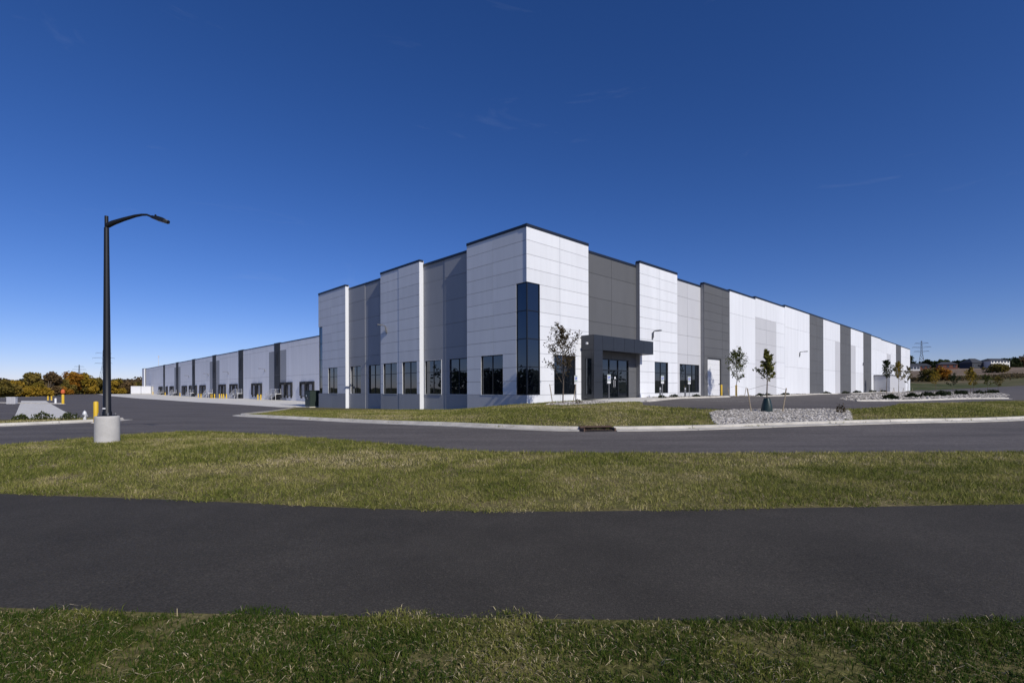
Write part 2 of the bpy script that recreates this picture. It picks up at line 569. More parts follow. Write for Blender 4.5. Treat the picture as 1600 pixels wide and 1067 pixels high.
APRON = [bw(-3.2, 38), bw(-3.2, 286), bw(16.2, 286), bw(16.2, 35), bw(6, 35), bw(1.2, 36.4)]
PAD = [(-27.6, 27.6), (-24.7, 28.4), (-90.2, 96.5), (-94.0, 95.5)]
PARK = smooth_line([(2.0 + 6.0, 30.2), (8.5, 28.0), (10.3, 25.5), (12, 24.9), (17, 25.0), (22, 29), (27, 34.6), (43.7, 42.6), (60, 50)], 1) + [(120, 60), (160, 100), (175, 165), bw(168, -4), bw(168, -1), bw(40, -1), bw(34.5, -1), bw(34.5, 0.1), bw(27.0, 0.1), bw(27.0, -2), bw(9, -3), bw(5.5, -5.5)]
WALK = [bw(5.0, 0.1), bw(27.2, 0.1), bw(27.2, -2.4), bw(26, -3.2), bw(15, -3.4), bw(11, -4.4), bw(6.5, -5.4), bw(4.2, -4.6), bw(4.4, -1.6)]
BED_WALL1 = [bw(15.2, 0.05), bw(26.6, 0.05), bw(26.4, -1.9), bw(15.2, -2.0)]
BED_WALL2 = [bw(34.6, 0.05), bw(70, 0.05), bw(70, -2.6), bw(48, -3.6), bw(34.8, -3.4)]
BED_WALL3 = [bw(74, 0.05), bw(120, 0.05), bw(120, -3.6), bw(74, -3.6)]
BED_ROCK = smooth_line([(7.9, 19.05), (8.6, 21.5), (9.6, 24.3), (11.6, 25.2), (14, 25.3), (16.9, 25.2), (15.9, 23.4), (14.05, 20.55)], 1, True)
BED_TREE = smooth_line([(1.9, 31.2), (3.1, 30.1), (4.6, 30.4), (6.2, 32.4), (7.4, 34.6), (6.3, 36.2), (4.4, 35.0), (2.6, 33.2)], 2, True)
BED_RIGHT = smooth_line([(27.5, 40.4), (31, 40.8), (40, 45), (49.8, 50.2), (56, 57), (80, 80), (108, 112), (96, 116), (70, 92), (48, 70), (34, 52)], 1, True)
ROAD_RIGHT = [(60, 50), (100, 62), (150, 100), (158, 140), (128, 132), (112, 112), (82, 80), (58, 57), (51, 50.4), (54, 47)]
BUILD = [bw(.1, .1), bw(163, .1), bw(163, 285), bw(16.2, 285), bw(16.2, 34.6), bw(.1, 34.6)]
MEADOW = [(150, 250), (190, 250), (300, 262), (420, 250), (900, 700), (900, 900), (200, 500), (100, 300)]

REGIONS = [  # (name, polygon, material, kind/label) first match wins
    ("building_plot", BUILD, None),
    ("rock_bed", BED_ROCK, "gravel_base"), ("tree_bed", BED_TREE, "gravel_base"), ("wall_bed", BED_WALL1, "gravel_base"), ("wall_bed", BED_WALL2, "gravel_base"),
    ("wall_bed", BED_WALL3, "gravel_base"), ("parking_bed", BED_RIGHT, "gravel_base"),
    ("sidewalk", WALK, "concrete_slab"), ("dock_pavement", APRON, "concrete_slab"), ("concrete_strip", PAD, "concrete_slab"),
    ("lawn", ISLAND, "lawn_soil"), ("trail", TRAIL, "asphalt_trail"), ("parking_lot", PARK, "asphalt_drive"), ("road", COURT, "asphalt_drive"),
    ("meadow", MEADOW, "meadow_grass"),
]


def make_ground():
    pts, key, edges = [], {}, []

    def add(p):
        k = (round(p[0], 3), round(p[1], 3))
        if k not in key:
            key[k] = len(pts)
            pts.append(k)
        return key[k]
    for nme, poly, m in REGIONS:
        d = densify(poly, 1.0, True)
        ids = [add(p) for p in d]
        for i in range(len(ids)):
            a, b = ids[i], ids[(i + 1) % len(ids)]
            if a != b:
                edges.append((a, b))
    for x in np.arange(-46, 60, 1.6):
        for y in np.arange(-8, 48, 1.6):
            add((x + random.uniform(-.3, .3), y + random.uniform(-.3, .3)))
    for x in np.arange(-260, 260, 9):
        for y in np.arange(-60, 320, 9):
            if not (-47 < x < 61 and -9 < y < 49):
                add((x + random.uniform(-1, 1), y + random.uniform(-1, 1)))
    for x in np.arange(-2600, 2601, 65):
        for y in np.arange(-1600, 3001, 65):
            if not (-265 < x < 265 and -65 < y < 325) and (abs(x) < 900 and abs(y) < 900 or (round(x / 65) % 4 == 0 and round((y + 1600) / 65) % 4 == 0)):
                add((x + random.uniform(-5, 5), y + random.uniform(-5, 5)))
    vo, eo, fo, *_ = delaunay_2d_cdt([Vector(p) for p in pts], edges, [], 0, 1e-4)
    V = np.array([(v.x, v.y) for v in vo])
    F = np.array([f for f in fo if len(f) == 3])
    Z = heights(V)
    cen = V[F].mean(1)
    reg = np.full(len(F), -1)
    for i, (nme, poly, m) in reversed(list(enumerate(REGIONS))):
        reg[inside(poly, cen)] = i
    near = np.hypot(cen[:, 0], cen[:, 1] - 20) < 62
    near &= ~((cen[:, 0] > 45) & (cen[:, 1] > 48))
    out = {}

    def emit(name, mask, material):
        f = F[mask]
        if not len(f):
            return None
        used, inv = np.unique(f, return_inverse=True)
        vv = np.column_stack([V[used], Z[used]])
        a, b, c = vv[inv.reshape(-1, 3)[:, 0]], vv[inv.reshape(-1, 3)[:, 1]], vv[inv.reshape(-1, 3)[:, 2]]
        fl = inv.reshape(-1, 3)
        neg = np.cross(b - a, c - a)[:, 2] < 0
        fl[neg] = fl[neg][:, ::-1]
        o = mesh_obj(name, vv.tolist(), fl.tolist(), material, recalc=False, smooth=True)
        tag(o, kind="structure")
        return o
    done = set()
    for i, (nme, poly, m) in enumerate(REGIONS):
        if m is None:
            continue
        out.setdefault(nme, []).append(emit(nme, reg == i, m))
    emit("lawn", (reg == -1) & near, "lawn_soil")
    emit("ground", ((reg == -1) & ~near) | (reg == 0), "field_grass")
    return V, F, Z, reg, near


GV, GF, GZ, GREG, GNEAR = make_ground()
RN = [r[0] for r in REGIONS]
TRAIL_I, ISLAND_I = RN.index("trail"), RN.index("lawn")


# ------------------------------------------------------------------ grass on the lawns
def sample_lawn(n_per_m2, xlim, ylim, cone=1.2):
    """random points on the lawn region inside a window, respecting the edges of paths and roads"""
    area = (xlim[1] - xlim[0]) * (ylim[1] - ylim[0])
    n = int(area * n_per_m2)
    p = np.column_stack([RNG.uniform(*xlim, n), RNG.uniform(*ylim, n)])
    p = p[np.abs(p[:, 0]) < p[:, 1] * cone + 4.5]
    keep = np.ones(len(p), bool)
    for i, (nme, poly, m) in enumerate(REGIONS):
        if i == ISLAND_I or nme == "meadow":
            continue
        if nme in ("trail", "road"):     # ragged edge: grass creeps over the asphalt
            q = p + np.column_stack([np.zeros(len(p)), (vnoise(p, .35, 21) - .5) * .22 + RNG.normal(0, .03, len(p))])
            keep &= ~inside(poly, q)
        else:
            keep &= ~inside(poly, p)
    isl = inside(REGIONS[ISLAND_I][1], p)
    keep |= isl
    return p[keep]


def vnoise(p, s, seed):
    """cheap smooth 2-D value noise"""
    q = np.asarray(p) / s
    i = np.floor(q).astype(int)
    f = q - i
    f = f * f * (3 - 2 * f)

    def h(a, b):
        x = np.sin(a * 127.1 + b * 311.7 + seed * 74.7) * 43758.5453
        return x - np.floor(x)
    return (h(i[:, 0], i[:, 1]) * (1 - f[:, 0]) + h(i[:, 0] + 1, i[:, 1]) * f[:, 0]) * (1 - f[:, 1]) + (h(i[:, 0], i[:, 1] + 1) * (1 - f[:, 0]) + h(i[:, 0] + 1, i[:, 1] + 1) * f[:, 0]) * f[:, 1]


def blades(name, p, hgt, wid, lean, seg, base_tint, tint_var, label):
    bare = vnoise(p, .55, 31) * .55 + vnoise(p, .17, 32) * .45
    p = p[(bare < .74) | (RNG.random(len(p)) < .25)]
    n = len(p)
    z = heights(p)
    patch = 0.5 * vnoise(p, 2.2, 1) + 0.3 * vnoise(p, 0.7, 2) + 0.2 * vnoise(p, 0.23, 3)
    dry = np.clip((patch - 0.42) * 2.6, 0, 1)
    tint = np.clip(base_tint + tint_var * (dry - 0.4) + RNG.normal(0, 0.13, n), 0, 1)
    clump = vnoise(p, 0.13, 14) * .6 + vnoise(p, 0.31, 15) * .4
    tint = np.clip(tint + .35 * (clump - .55), 0, 1)
    hh = hgt * (0.45 + 0.75 * RNG.random(n)) * (0.45 + 1.1 * clump) * (1 - 0.35 * dry)
    straw = RNG.random(n) < 0.06 + 0.14 * dry
    tint[straw] = RNG.uniform(0.75, 1.0, straw.sum())
    ang = RNG.uniform(0, 2 * np.pi, n)
    la = RNG.uniform(0, 2 * np.pi, n)
    ln = np.abs(RNG.normal(0, lean, n)) + 0.15
    ln[straw] += 1.0
    ww = wid * RNG.uniform(0.7, 1.3, n)
    side = np.column_stack([np.cos(ang), np.sin(ang), np.zeros(n)]) * ww[:, None]
    ldir = np.column_stack([np.cos(la), np.sin(la), np.zeros(n)])
    b = np.column_stack([p, z - 0.006])
    tip = b + ldir * (hh * ln)[:, None] + np.array([0, 0, 1]) * (hh * np.clip(1.05 - 0.35 * ln, 0.18, 1))[:, None]
    if seg == 1:
        tr = np.stack([b - side, b + side, tip], 1)
        return tri_cloud_tag(name, tr, tint, 1, label)
    mid = b + ldir * (hh * ln * 0.35)[:, None] + np.array([0, 0, 1]) * (hh * 0.62)[:, None]
    t1 = np.stack([b - side, b + side, mid + side * 0.75], 1)
    t2 = np.stack([b - side, mid + side * 0.75, mid - side * 0.75], 1)
    t3 = np.stack([mid - side * 0.75, mid + side * 0.75, tip], 1)
    tr = np.stack([t1, t2, t3], 1).reshape(-1, 3, 3)
    return tri_cloud_tag(name, tr, tint, 3, label)


def tri_cloud_tag(name, tr, tint, per, label):
    o = tri_cloud(name, tr, tint, "grass_blades", per=per)
    return tag(o, label, "grass", kind="stuff")


def make_grass():
    p = sample_lawn(8000, (-8.0, 8.0), (1.5, 3.85), 1.1)
    blades("grass", p, 0.048, 0.0027, 0.75, 3, 0.15, 0.62, "short green grass with straw along the near edge of the trail")
    p1 = sample_lawn(1600, (-15, 15), (5.9, 9.6), 1.1)
    p2 = sample_lawn(750, (-20, 20), (9.6, 19.2), 1.08)
    blades("grass", np.vstack([p1]), 0.075, 0.0055, 0.6, 1, 0.47, 0.45, "mown autumn grass between the trail and the drive, near part")
    blades("grass", p2, 0.085, 0.0085, 0.6, 1, 0.51, 0.45, "mown autumn grass reaching to the edge of the drive")
    p3 = sample_lawn(210, (-26, 40), (18, 45), 1.15)
    blades("grass", p3, 0.10, 0.018, 0.6, 1, 0.52, 0.42, "mown grass on the bank in front of the warehouse")


make_grass()

# ------------------------------------------------------------------ kerbs
def offset_line(line, d):
    out = []
    for i, p in enumerate(line):
        a, b = line[max(i - 1, 0)], line[min(i + 1, len(line) - 1)]
        tx, ty = b[0] - a[0], b[1] - a[1]
        L = math.hypot(tx, ty) or 1
        out.append((p[0] - ty / L * d, p[1] + tx / L * d))
    return out


def resample(line, step):
    out = [line[0]]
    acc = 0
    for a, b in zip(line, line[1:]):
        L = math.hypot(b[0] - a[0], b[1] - a[1])
        pos = 0
        while acc + L - pos >= step:
            pos += step - acc
            acc = 0
            out.append((a[0] + (b[0] - a[0]) * pos / L, a[1] + (b[1] - a[1]) * pos / L))
        acc += L - pos
    return out


def kerb(line, side, piece=3.05, gap=0.012, gutter=0.42, height=0.12, skip=None, label=None):
    """kerb and gutter in cast lengths; side=+1 puts the gutter to the left of the line's direction"""
    root = tag(empty("kerb", (line[0][0], line[0][1], H(*line[0]))), kind="structure")
    if label:
        root["label"] = label
    pts = resample(line, piece / 4)
    inv = Vector(root.location)
    prof = [(gutter, 0.012), (0.05, 0.022), (0.0, 0.03), (-0.03, height - 0.02), (-0.05, height), (-0.19, height), (-0.20, height - 0.25), (gutter, -0.25)]
    prof = [(q * side, z) for q, z in prof]
    zs = heights(pts)
    tg = []
    for i in range(len(pts)):
        a, b = pts[max(i - 1, 0)], pts[min(i + 1, len(pts) - 1)]
        L = math.hypot(b[0] - a[0], b[1] - a[1])
        tg.append(((b[0] - a[0]) / L, (b[1] - a[1]) / L))
    for k in range(0, len(pts) - 1, 4):
        seg = list(range(k, min(k + 5, len(pts))))
        if len(seg) < 2:
            continue
        mid = pts[seg[len(seg) // 2]]
        if skip and skip(mid):
            continue
        v, f = [], []
        for n_, i in enumerate(seg):
            sh = gap if n_ == 0 else (-gap if n_ == len(seg) - 1 else 0)
            cx, cy = pts[i][0] + tg[i][0] * sh, pts[i][1] + tg[i][1] * sh
            for q, z in prof:
                v.append((cx - tg[i][1] * q - inv.x, cy + tg[i][0] * q - inv.y, zs[i] + z - inv.z))
        m = len(prof)
        for n_ in range(len(seg) - 1):
            for j in range(m):
                j2 = (j + 1) % m
                f.append((n_ * m + j, n_ * m + j2, (n_ + 1) * m + j2, (n_ + 1) * m + j))
        f.append(tuple(range(m - 1, -1, -1)))
        f.append(tuple((len(seg) - 1) * m + j for j in range(m)))
        mesh_obj("kerb_section", v, f, "concrete_kerb", root)
    return root


DRAIN = (3.05, 18.12)
_kl = resample(kerb_line, .05)
_ki = min(range(len(_kl)), key=lambda i: math.hypot(_kl[i][0] - DRAIN[0], _kl[i][1] - DRAIN[1]))
kerb(_kl[:_ki - 12][::-1], -1)
kerb(_kl[_ki + 12:], 1)
DRAIN = _kl[_ki]
kerb(smooth_line([(-44, 3.4), (-30, 13), (-22.8, 21.6), (-20.6, 24.4), (-20.15, 25.6), (-20.7, 26.9)]), -1)

# storm drain inlet set in the kerb
dz = H(*DRAIN)
drain = tag(empty("storm_drain", (DRAIN[0], DRAIN[1], dz), math.atan2(0.16, 1.0)), "rusty steel storm drain inlet set in the concrete kerb", "storm drain")
MB().box(-.60, .60, .02, .26, .10, .14).box(-.60, .60, .22, .26, -.05, .10).box(-.60, -.55, -.42, .22, -.05, .10).box(.55, .60, -.42, .22, -.05, .10).build("hood", "storm_steel", drain)
MB().box(-.55, .55, -.40, .22, -.06, 0.018).build("throat", "dark_void", drain)
g = MB()
for i in range(10):
    x = -.52 + i * .105
    g.box(x, x + .045, -.40, .0, .019, .035)
g.build("grate", "storm_steel", drain)

# ------------------------------------------------------------------ warehouse
WH = tag(empty("warehouse", (CX, CY, FLOOR), ROT), "long white and grey concrete panel warehouse with glazed office corner", "building")


def mapR(a, o, z):
    return (a, -o, z)


def mapL(a, o, z):
    return (-o, a, z)


def mapW(a, o, z):
    return (16 - o, a, z)


ROWS = [0.35 + 0.98 * k for k in range(12)]
ROWS2 = [0.35] + [0.35 + 0.98 * k for k in range(2, 12, 2)]


def sub_rects(a0, a1, z0, z1, opens):
    """rectangle minus openings, as a few rectangles"""
    rects = [(a0, a1, z0, z1)]
    for (p, q, r, s) in opens:
        nx = []
        for (x0, x1, y0, y1) in rects:
            if q <= x0 or p >= x1 or s <= y0 or r >= y1:
                nx.append((x0, x1, y0, y1))
                continue
            if p > x0:
                nx.append((x0, p, y0, y1))
            if q < x1:
                nx.append((q, x1, y0, y1))
            m0, m1 = max(x0, p), min(x1, q)
            if r > y0:
                nx.append((m0, m1, y0, r))
            if s < y1:
                nx.append((m0, m1, s, y1))
        rects = nx
    return [r for r in rects if r[1] - r[0] > 0.004 and r[3] - r[2] > 0.004]


def bay(mp, a0, a1, z0, top, off, material, rows, cols, opens=(), base=None, low_return=None, cope=True, inset=0.006, th=0.12, back=0.46, gap=0.012, patches=(), shift=None):
    """One tilt-up bay: a backing slab with separate panel faces proud of it, recessed joints between, and a coping."""
    bk = MB()
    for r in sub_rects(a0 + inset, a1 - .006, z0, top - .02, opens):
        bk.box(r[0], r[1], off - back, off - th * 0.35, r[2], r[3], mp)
    root = bk.build("wall_bay", "joint_shade", WH)
    zs = [z0] + [r for r in rows if z0 < r < top - .2] + [top]
    xs = [a0] + list(cols) + [a1]
    for i in range(len(xs) - 1):
        for j in range(len(zs) - 1):
            gl = 0 if i == 0 else gap
            gr = 0 if i == len(xs) - 2 else gap
            gb = 0 if j == 0 else gap
            gt = 0 if j == len(zs) - 2 else gap
            rr = sub_rects(xs[i] + gl, xs[i + 1] - gr, zs[j] + gb, zs[j + 1] - gt, opens)
            if not rr:
                continue
            sh = shift[i] if shift else 0
            mt = material
            if base and j == 0:
                mt = base
            for (pa0, pa1, pz0, pz1, pm) in patches:
                if pa0 - .01 <= xs[i] and xs[i + 1] <= pa1 + .01 and pz0 - .01 <= zs[j] and zs[j + 1] <= pz1 + .01:
                    mt = pm
            left = list(rr)
            while left:                      # rectangles that touch make one panel face
                grp = [left.pop()]
                grew = True
                while grew:
                    grew = False
                    for r in left[:]:
                        if any(min(r[1], q[1]) - max(r[0], q[0]) > -1e-6 and min(r[3], q[3]) - max(r[2], q[2]) > -1e-6 and
                               (min(r[1], q[1]) - max(r[0], q[0]) > 1e-6 or min(r[3], q[3]) - max(r[2], q[2]) > 1e-6) for q in grp):
                            grp.append(r)
                            left.remove(r)
                            grew = True
                m = MB()
                for r in grp:
                    m.box(r[0], r[1], off - th * 0.35 - .001, off + sh, r[2], r[3], mp)
                m.build("panel", mt, root)
    if low_return:
        MB().box(a0 - .012, a0, off - .4, off + .001, z0, top - .02, mp).build("return_panel", low_return, root)
    if cope:
        c = MB()
        c.box(a0 - .015, a1 + .015, off - .40, off + .035, top, top + .05, mp)
        c.box(a0 - .015, a1 + .015, off + .003, off + .035, top - .16, top, mp)
        c.box(a0 - .015, a0 - .003, off - .38, off + .003, top - .16, top, mp)
        c.box(a1 + .003, a1 + .015, off - .38, off + .003, top - .16, top, mp)
        c.build("coping", "coping_metal", root)
    return root


def window(mp, a0, a1, z0, z1, off, ncol=2, zsplit=(0.65,), fw=0.055, name="window", depth=0.13, lining=True):
    """dark framed window: frame with mullions, each pane a child"""
    cols = [a0 + (a1 - a0) * i / ncol for i in range(ncol + 1)]
    rws = [z0] + [z0 + (z1 - z0) * q for q in zsplit] + [z1]
    o0, o1 = off - depth - .05, off - depth + .045
    f = MB()
    f.box(a0, a0 + fw, o0, o1, z0, z1, mp).box(a1 - fw, a1, o0, o1, z0, z1, mp)
    f.box(a0 + fw, a1 - fw, o0, o1, z0, z0 + fw, mp).box(a0 + fw, a1 - fw, o0, o1, z1 - fw, z1, mp)
    for c in cols[1:-1]:
        f.box(c - fw / 2, c + fw / 2, o0, o1, z0 + fw, z1 - fw, mp)
    for r in rws[1:-1]:
        for i in range(ncol):
            f.box(cols[i] + fw / 2 + .001, cols[i + 1] - fw / 2 - .001, o0, o1 - .003, r - fw / 2, r + fw / 2, mp)
    fr = f.build(name, "mullion_metal", WH)
    for i in range(ncol):
        for j in range(len(rws) - 1):
            MB().box(cols[i] + .01, cols[i + 1] - .01, off - depth - .02, off - depth, rws[j] + .01, rws[j + 1] - .01, mp).build("pane", "tinted_glass", fr)
    if not lining:
        return fr
    # reveal lining of the opening
    l = MB()
    l.box(a0 - .02, a0, o0, off - .004, z0, z1, mp).box(a1, a1 + .02, o0, off - .004, z0, z1, mp)
    l.box(a0 - .02, a1 + .02, o0, off - .004, z1, z1 + .02, mp)
    l.box(a0 - .03, a1 + .03, o0, off + .025, z0 - .03, z0, mp)
    l.build("surround", "white_paint", fr)
    return fr


# core volume and roof
foot = [(.92, .92), (162.6, .92), (162.6, 278.6), (16.9, 278.6), (16.9, 34.3), (.92, 34.3)]
cv = [(x, y, -1.9) for x, y in foot] + [(x, y, 11.0) for x, y in foot]
nF = len(foot)
mesh_obj("core_wall", cv, [(i, (i + 1) % nF, (i + 1) % nF + nF, i + nF) for i in range(nF)], "concrete_core", WH)
mesh_obj("roof", [(x, y, 11.002) for x, y in foot], [tuple(range(nF))], "roof_membrane", WH)

WZ0, WZ1 = 0.35, 3.29
GZ1 = 8.22
PT, RT = 12.2, 11.85
gw = 1.2      # corner glazing width
# left (dock side) elevation of the office block
oL1 = [(-.5, gw - .12, WZ0, GZ1), (2.49, 4.94, WZ0, WZ1)]
bay(mapL, .045, 6.62, -1.5, PT, 0, "white_paint", ROWS, [3.55], oL1, base="light_grey_paint", inset=.1)
bay(mapL, 6.62, 13.25, -1.5, RT, -.4, "mid_grey_paint", ROWS2, [10.1], [(7.03, 9.49, WZ0, WZ1), (10.62, 13.05, WZ0, WZ1)], base="mid_grey_paint", shift=(0, -.03))
bay(mapL, 13.25, 20.07, -1.6, PT, 0, "white_paint", ROWS, [16.7], [(13.68, 16.09, WZ0, WZ1), (17.07, 19.57, WZ0, WZ1)], base="mid_grey_paint", low_return="white_paint", shift=(.025, 0))
bay(mapL, 20.07, 27.65, -1.7, RT, -.4, "mid_grey_paint", ROWS2, [23.9], [(20.89, 23.23, WZ0, WZ1), (24.87, 27.26, WZ0, WZ1)], base="mid_grey_paint", shift=(0, .03))
bay(mapL, 27.65, 34.68, -1.8, PT, 0, "white_paint", ROWS, [31.1], [(29.63, 32.02, WZ0, WZ1), (33.6, 35, WZ0, GZ1)], base="mid_grey_paint", low_return="white_paint")
for a, b, o in [(2.49, 4.94, 0), (7.03, 9.49, -.4), (10.62, 13.05, -.4), (13.68, 16.09, 0), (17.07, 19.57, 0), (20.89, 23.23, -.4), (24.87, 27.26, -.4), (29.63, 32.02, 0)]:
    window(mapL, a, b, WZ0, WZ1, o)
window(mapL, 33.6, 34.66, WZ0, GZ1, 0, 1, (.25, .5, .75), lining=False)
# corner glazing
window(mapL, .05, gw - .12, WZ0, GZ1, 0, 1, (.25, .5, .75), depth=.06, lining=False)
window(mapR, .0, gw + .1, WZ0, GZ1, 0, 1, (.25, .5, .75), depth=.06, lining=False)

# right (office side) elevation
oR1 = [(-.2, gw + .1, WZ0, GZ1), (2.82, 5.32, WZ0, WZ1)]
bay(mapR, -.045, 6.97, -.9, PT, 0, "white_paint", ROWS, [3.5], oR1, inset=.25)
window(mapR, 2.82, 5.32, WZ0, WZ1, 0)
bay(mapR, 6.97, 14.5, -.6, RT, -.4, "dark_grey_paint", ROWS2, [10.7], [(9.0, 13.3, 0, WZ1)])
bay(mapR, 14.5, 21.4, -.6, PT, 0, "white_paint", ROWS, [18.0], [(17.03, 19.54, WZ0, WZ1)])
window(mapR, 17.03, 19.54, WZ0, WZ1, 0)
bay(mapR, 21.4, 27.3, -.6, RT, -.4, "light_grey_paint", ROWS2, [24.3], [(22.62, 26.97, WZ0, WZ1)])
window(mapR, 22.62, 26.97, WZ0, WZ1, -.4, 3)
DOOR = (28.1, 31.6, -.02, 4.15)
bay(mapR, 27.3, 33.9, -.6, PT - .05, 0, "dark_grey_paint", ROWS, [31.9], [DOOR])
FR = [3.9, 9.6]
bay(mapR, 33.9, 41.8, -.6, 12.3, 0.02, "white_paint", FR, [37.8])
bay(mapR, 41.8, 53.0, -.6, 12.5, 0.0, "white_paint", [2.2, 4.4, 6.6, 8.5, 9.9], [45.7, 49.5], patches=[(41.8, 49.5, -.7, 9.9, "light_grey_paint")])
bay(mapR, 53.0, 64.7, -.6, 12.7, 0.02, "white_paint", FR, [58.8])
bay(mapR, 64.7, 72.3, -.6, 12.7, 0.06, "dark_grey_paint", ROWS[1::2], [68.5])
bay(mapR, 72.3, 83.6, -.6, 12.7, 0.0, "white_paint", [3.9, 9.3], [80.1], patches=[(80.1, 83.6, -.7, 9.3, "light_grey_paint")])
bay(mapR, 83.6, 91.4, -.6, 12.7, 0.06, "dark_grey_paint", ROWS[1::2], [87.5])
bay(mapR, 91.4, 102.5, -.6, 12.7, 0.0, "white_paint", [3.9, 9.3], [95.6], patches=[(91.4, 95.6, -.7, 9.3, "light_grey_paint")])
bay(mapR, 102.5, 110.0, -.6, 12.7, 0.06, "dark_grey_paint", ROWS[1::3], [106.2])
bay(mapR, 110.0, 121.3, -.6, 12.6, 0.0, "white_paint", FR, [115.6])
bay(mapR, 121.3, 133.4, -.6, 12.45, 0.0, "white_paint", [3.9, 9.3], [128, 133.3], patches=[(128, 133.3, -.7, 9.3, "light_grey_paint")])
bay(mapR, 133.4, 140.6, -.6, 12.45, 0.0, "white_paint", FR, [])
bay(mapR, 140.6, 147.9, -.6, 12.4, 0.06, "dark_grey_paint", ROWS[1::3], [144.2])
bay(mapR, 147.9, 163.6, -.6, 12.35, 0.0, "white_paint", FR, [155.7])

# overhead door
od = MB().box(28.1, 28.2, -.25, -.03, 0, 4.15, mapR).box(31.5, 31.6, -.25, -.03, 0, 4.15, mapR).box(28.2, 31.5, -.25, -.03, 4.03, 4.15, mapR).build("overhead_door", "charcoal_paint", WH)
for i in range(7):
    MB().box(28.2, 31.5, -.2, -.14, .01 + i * .575, .01 + (i + 1) * .575 - .012, mapR).build("door_panel", "door_white", od)
MB().box(28.32, 28.46, -.14, -.08, 1.25, 1.33, mapR).box(31.2, 31.36, -.14, -.08, 1.25, 1.33, mapR).build("latch", "black_metal", od)

# storefront
sf = MB()
SX = [9.0, 10.45, 11.75, 13.3]
ofs = -.52
for x in SX:
    sf.box(x - (.05 if x > 9.0 else 0), x + (.05 if x < 13.3 else 0), ofs - .06, ofs + .06, 0, WZ1, mapR)
for i in range(3):
    x0, x1 = SX[i] + .051, SX[i + 1] - .051
    for z in (0.0, 2.3, WZ1 - .08):
        sf.box(x0, x1, ofs - .058, ofs + .058, z, z + .08, mapR)
sfo = sf.build("storefront", "mullion_metal", WH)
for i in range(3):
    for z0, z1 in ((.08, 2.3), (2.38, WZ1 - .08)):
        MB().box(SX[i] + .03, SX[i + 1] - .03, ofs - .02, ofs, z0 - .03, z1 + .03, mapR).build("pane", "tinted_glass", sfo)
MB().tube([mapR(11.0, ofs + .06, .9), mapR(11.0, ofs + .11, .95), mapR(11.0, ofs + .11, 1.45), mapR(11.0, ofs + .06, 1.5)], .02, 6).tube([mapR(11.2, ofs + .06, .9), mapR(11.2, ofs + .11, .95), mapR(11.2, ofs + .11, 1.45), mapR(11.2, ofs + .06, 1.5)], .02, 6).build("door_handle", "galvanised", sfo)
MB().box(11.08, 11.12, ofs - .05, ofs + .055, .08, 2.3, mapR).build("meeting_stile", "mullion_metal", sfo)
MB().box(11.26, 11.44, ofs + .001, ofs + .006, 1.62, 1.8, mapR).build("door_notice", "sign_white", sfo)
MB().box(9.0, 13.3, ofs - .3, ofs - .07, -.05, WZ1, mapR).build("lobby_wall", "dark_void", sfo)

# entrance canopy: side pier with slot opening, header, panel joints
cn = MB()
E0, E1 = -.40, 1.22
cn.box(6.08, 14.62, E0 + .41, E1 - .03, 3.80, 4.83, mapR)
cn.box(6.08, 7.09, E1 - .33, E1 - .03, 0, 3.80, mapR)
cn.box(6.08, 7.09, .012, .31, 0, 3.80, mapR)
cn.box(6.12, 6.9, .31, E1 - .33, 3.2, 3.80, mapR)
canopy = cn.build("entrance_canopy", "black_metal", WH)
g = .012
xs = [6.0, 7.15, 8.65, 10.15, 11.65, 13.15, 14.7]
for i in range(6):     # header face
    MB().box(xs[i] + g, xs[i + 1] - g, E1 - .03, E1, 3.77, 4.87, mapR).build("metal_panel", "metal_panel", canopy)
for z0, z1 in ((0, 1.28), (1.28, 2.55), (2.55, 3.77)):   # pier front
    MB().box(6.0 + g, 7.15 - g, E1 - .03, E1, z0 + g, z1 - g, mapR).build("metal_panel", "metal_panel", canopy)
    MB().box(7.09, 7.15, .012, E1 - .035, z0 + g, z1 - g, mapR).build("metal_panel", "metal_panel", canopy)
# pier side (faces away from the entrance), framing the slot
MB().box(6.0, 6.078, .012, E1 - .035, 3.77 + g, 4.87, mapR).build("metal_panel", "metal_panel", canopy)
MB().box(6.0, 6.078, .012, .40, 0, 3.77 - g, mapR).build("metal_panel", "metal_panel", canopy)
MB().box(6.0, 6.078, 1.0, E1 - .035, 0, 3.77 - g, mapR).build("metal_panel", "metal_panel", canopy)
MB().box(6.0, 6.078, .41, .99, 3.1, 3.77 - g, mapR).build("metal_panel", "metal_panel", canopy)
MB().box(6.0, 6.078, .41, .99, 0, .35, mapR).build("metal_panel", "metal_panel", canopy)
MB().box(14.62, 14.7, .012, E1 - .035, 3.77, 4.87, mapR).build("metal_panel", "metal_panel", canopy)
MB().box(6.0, 14.7, .012, E1 - .001, 4.872, 4.90, mapR).build("cap", "coping_metal", canopy)
MB().box(6.05, 6.13, .44, .96, .36, 3.09, mapR).build("slot_glass", "tinted_glass", canopy)
MB().bbox(5.82, 5.99, -.72, -.58, 4.18, 4.34).build("camera_dome", "galvanised", canopy)
MB().box(7.2, 8.99, E0 - .001, E0 + .02, 0.0, WZ1, mapR).build("side_cladding", "charcoal_paint", WH)


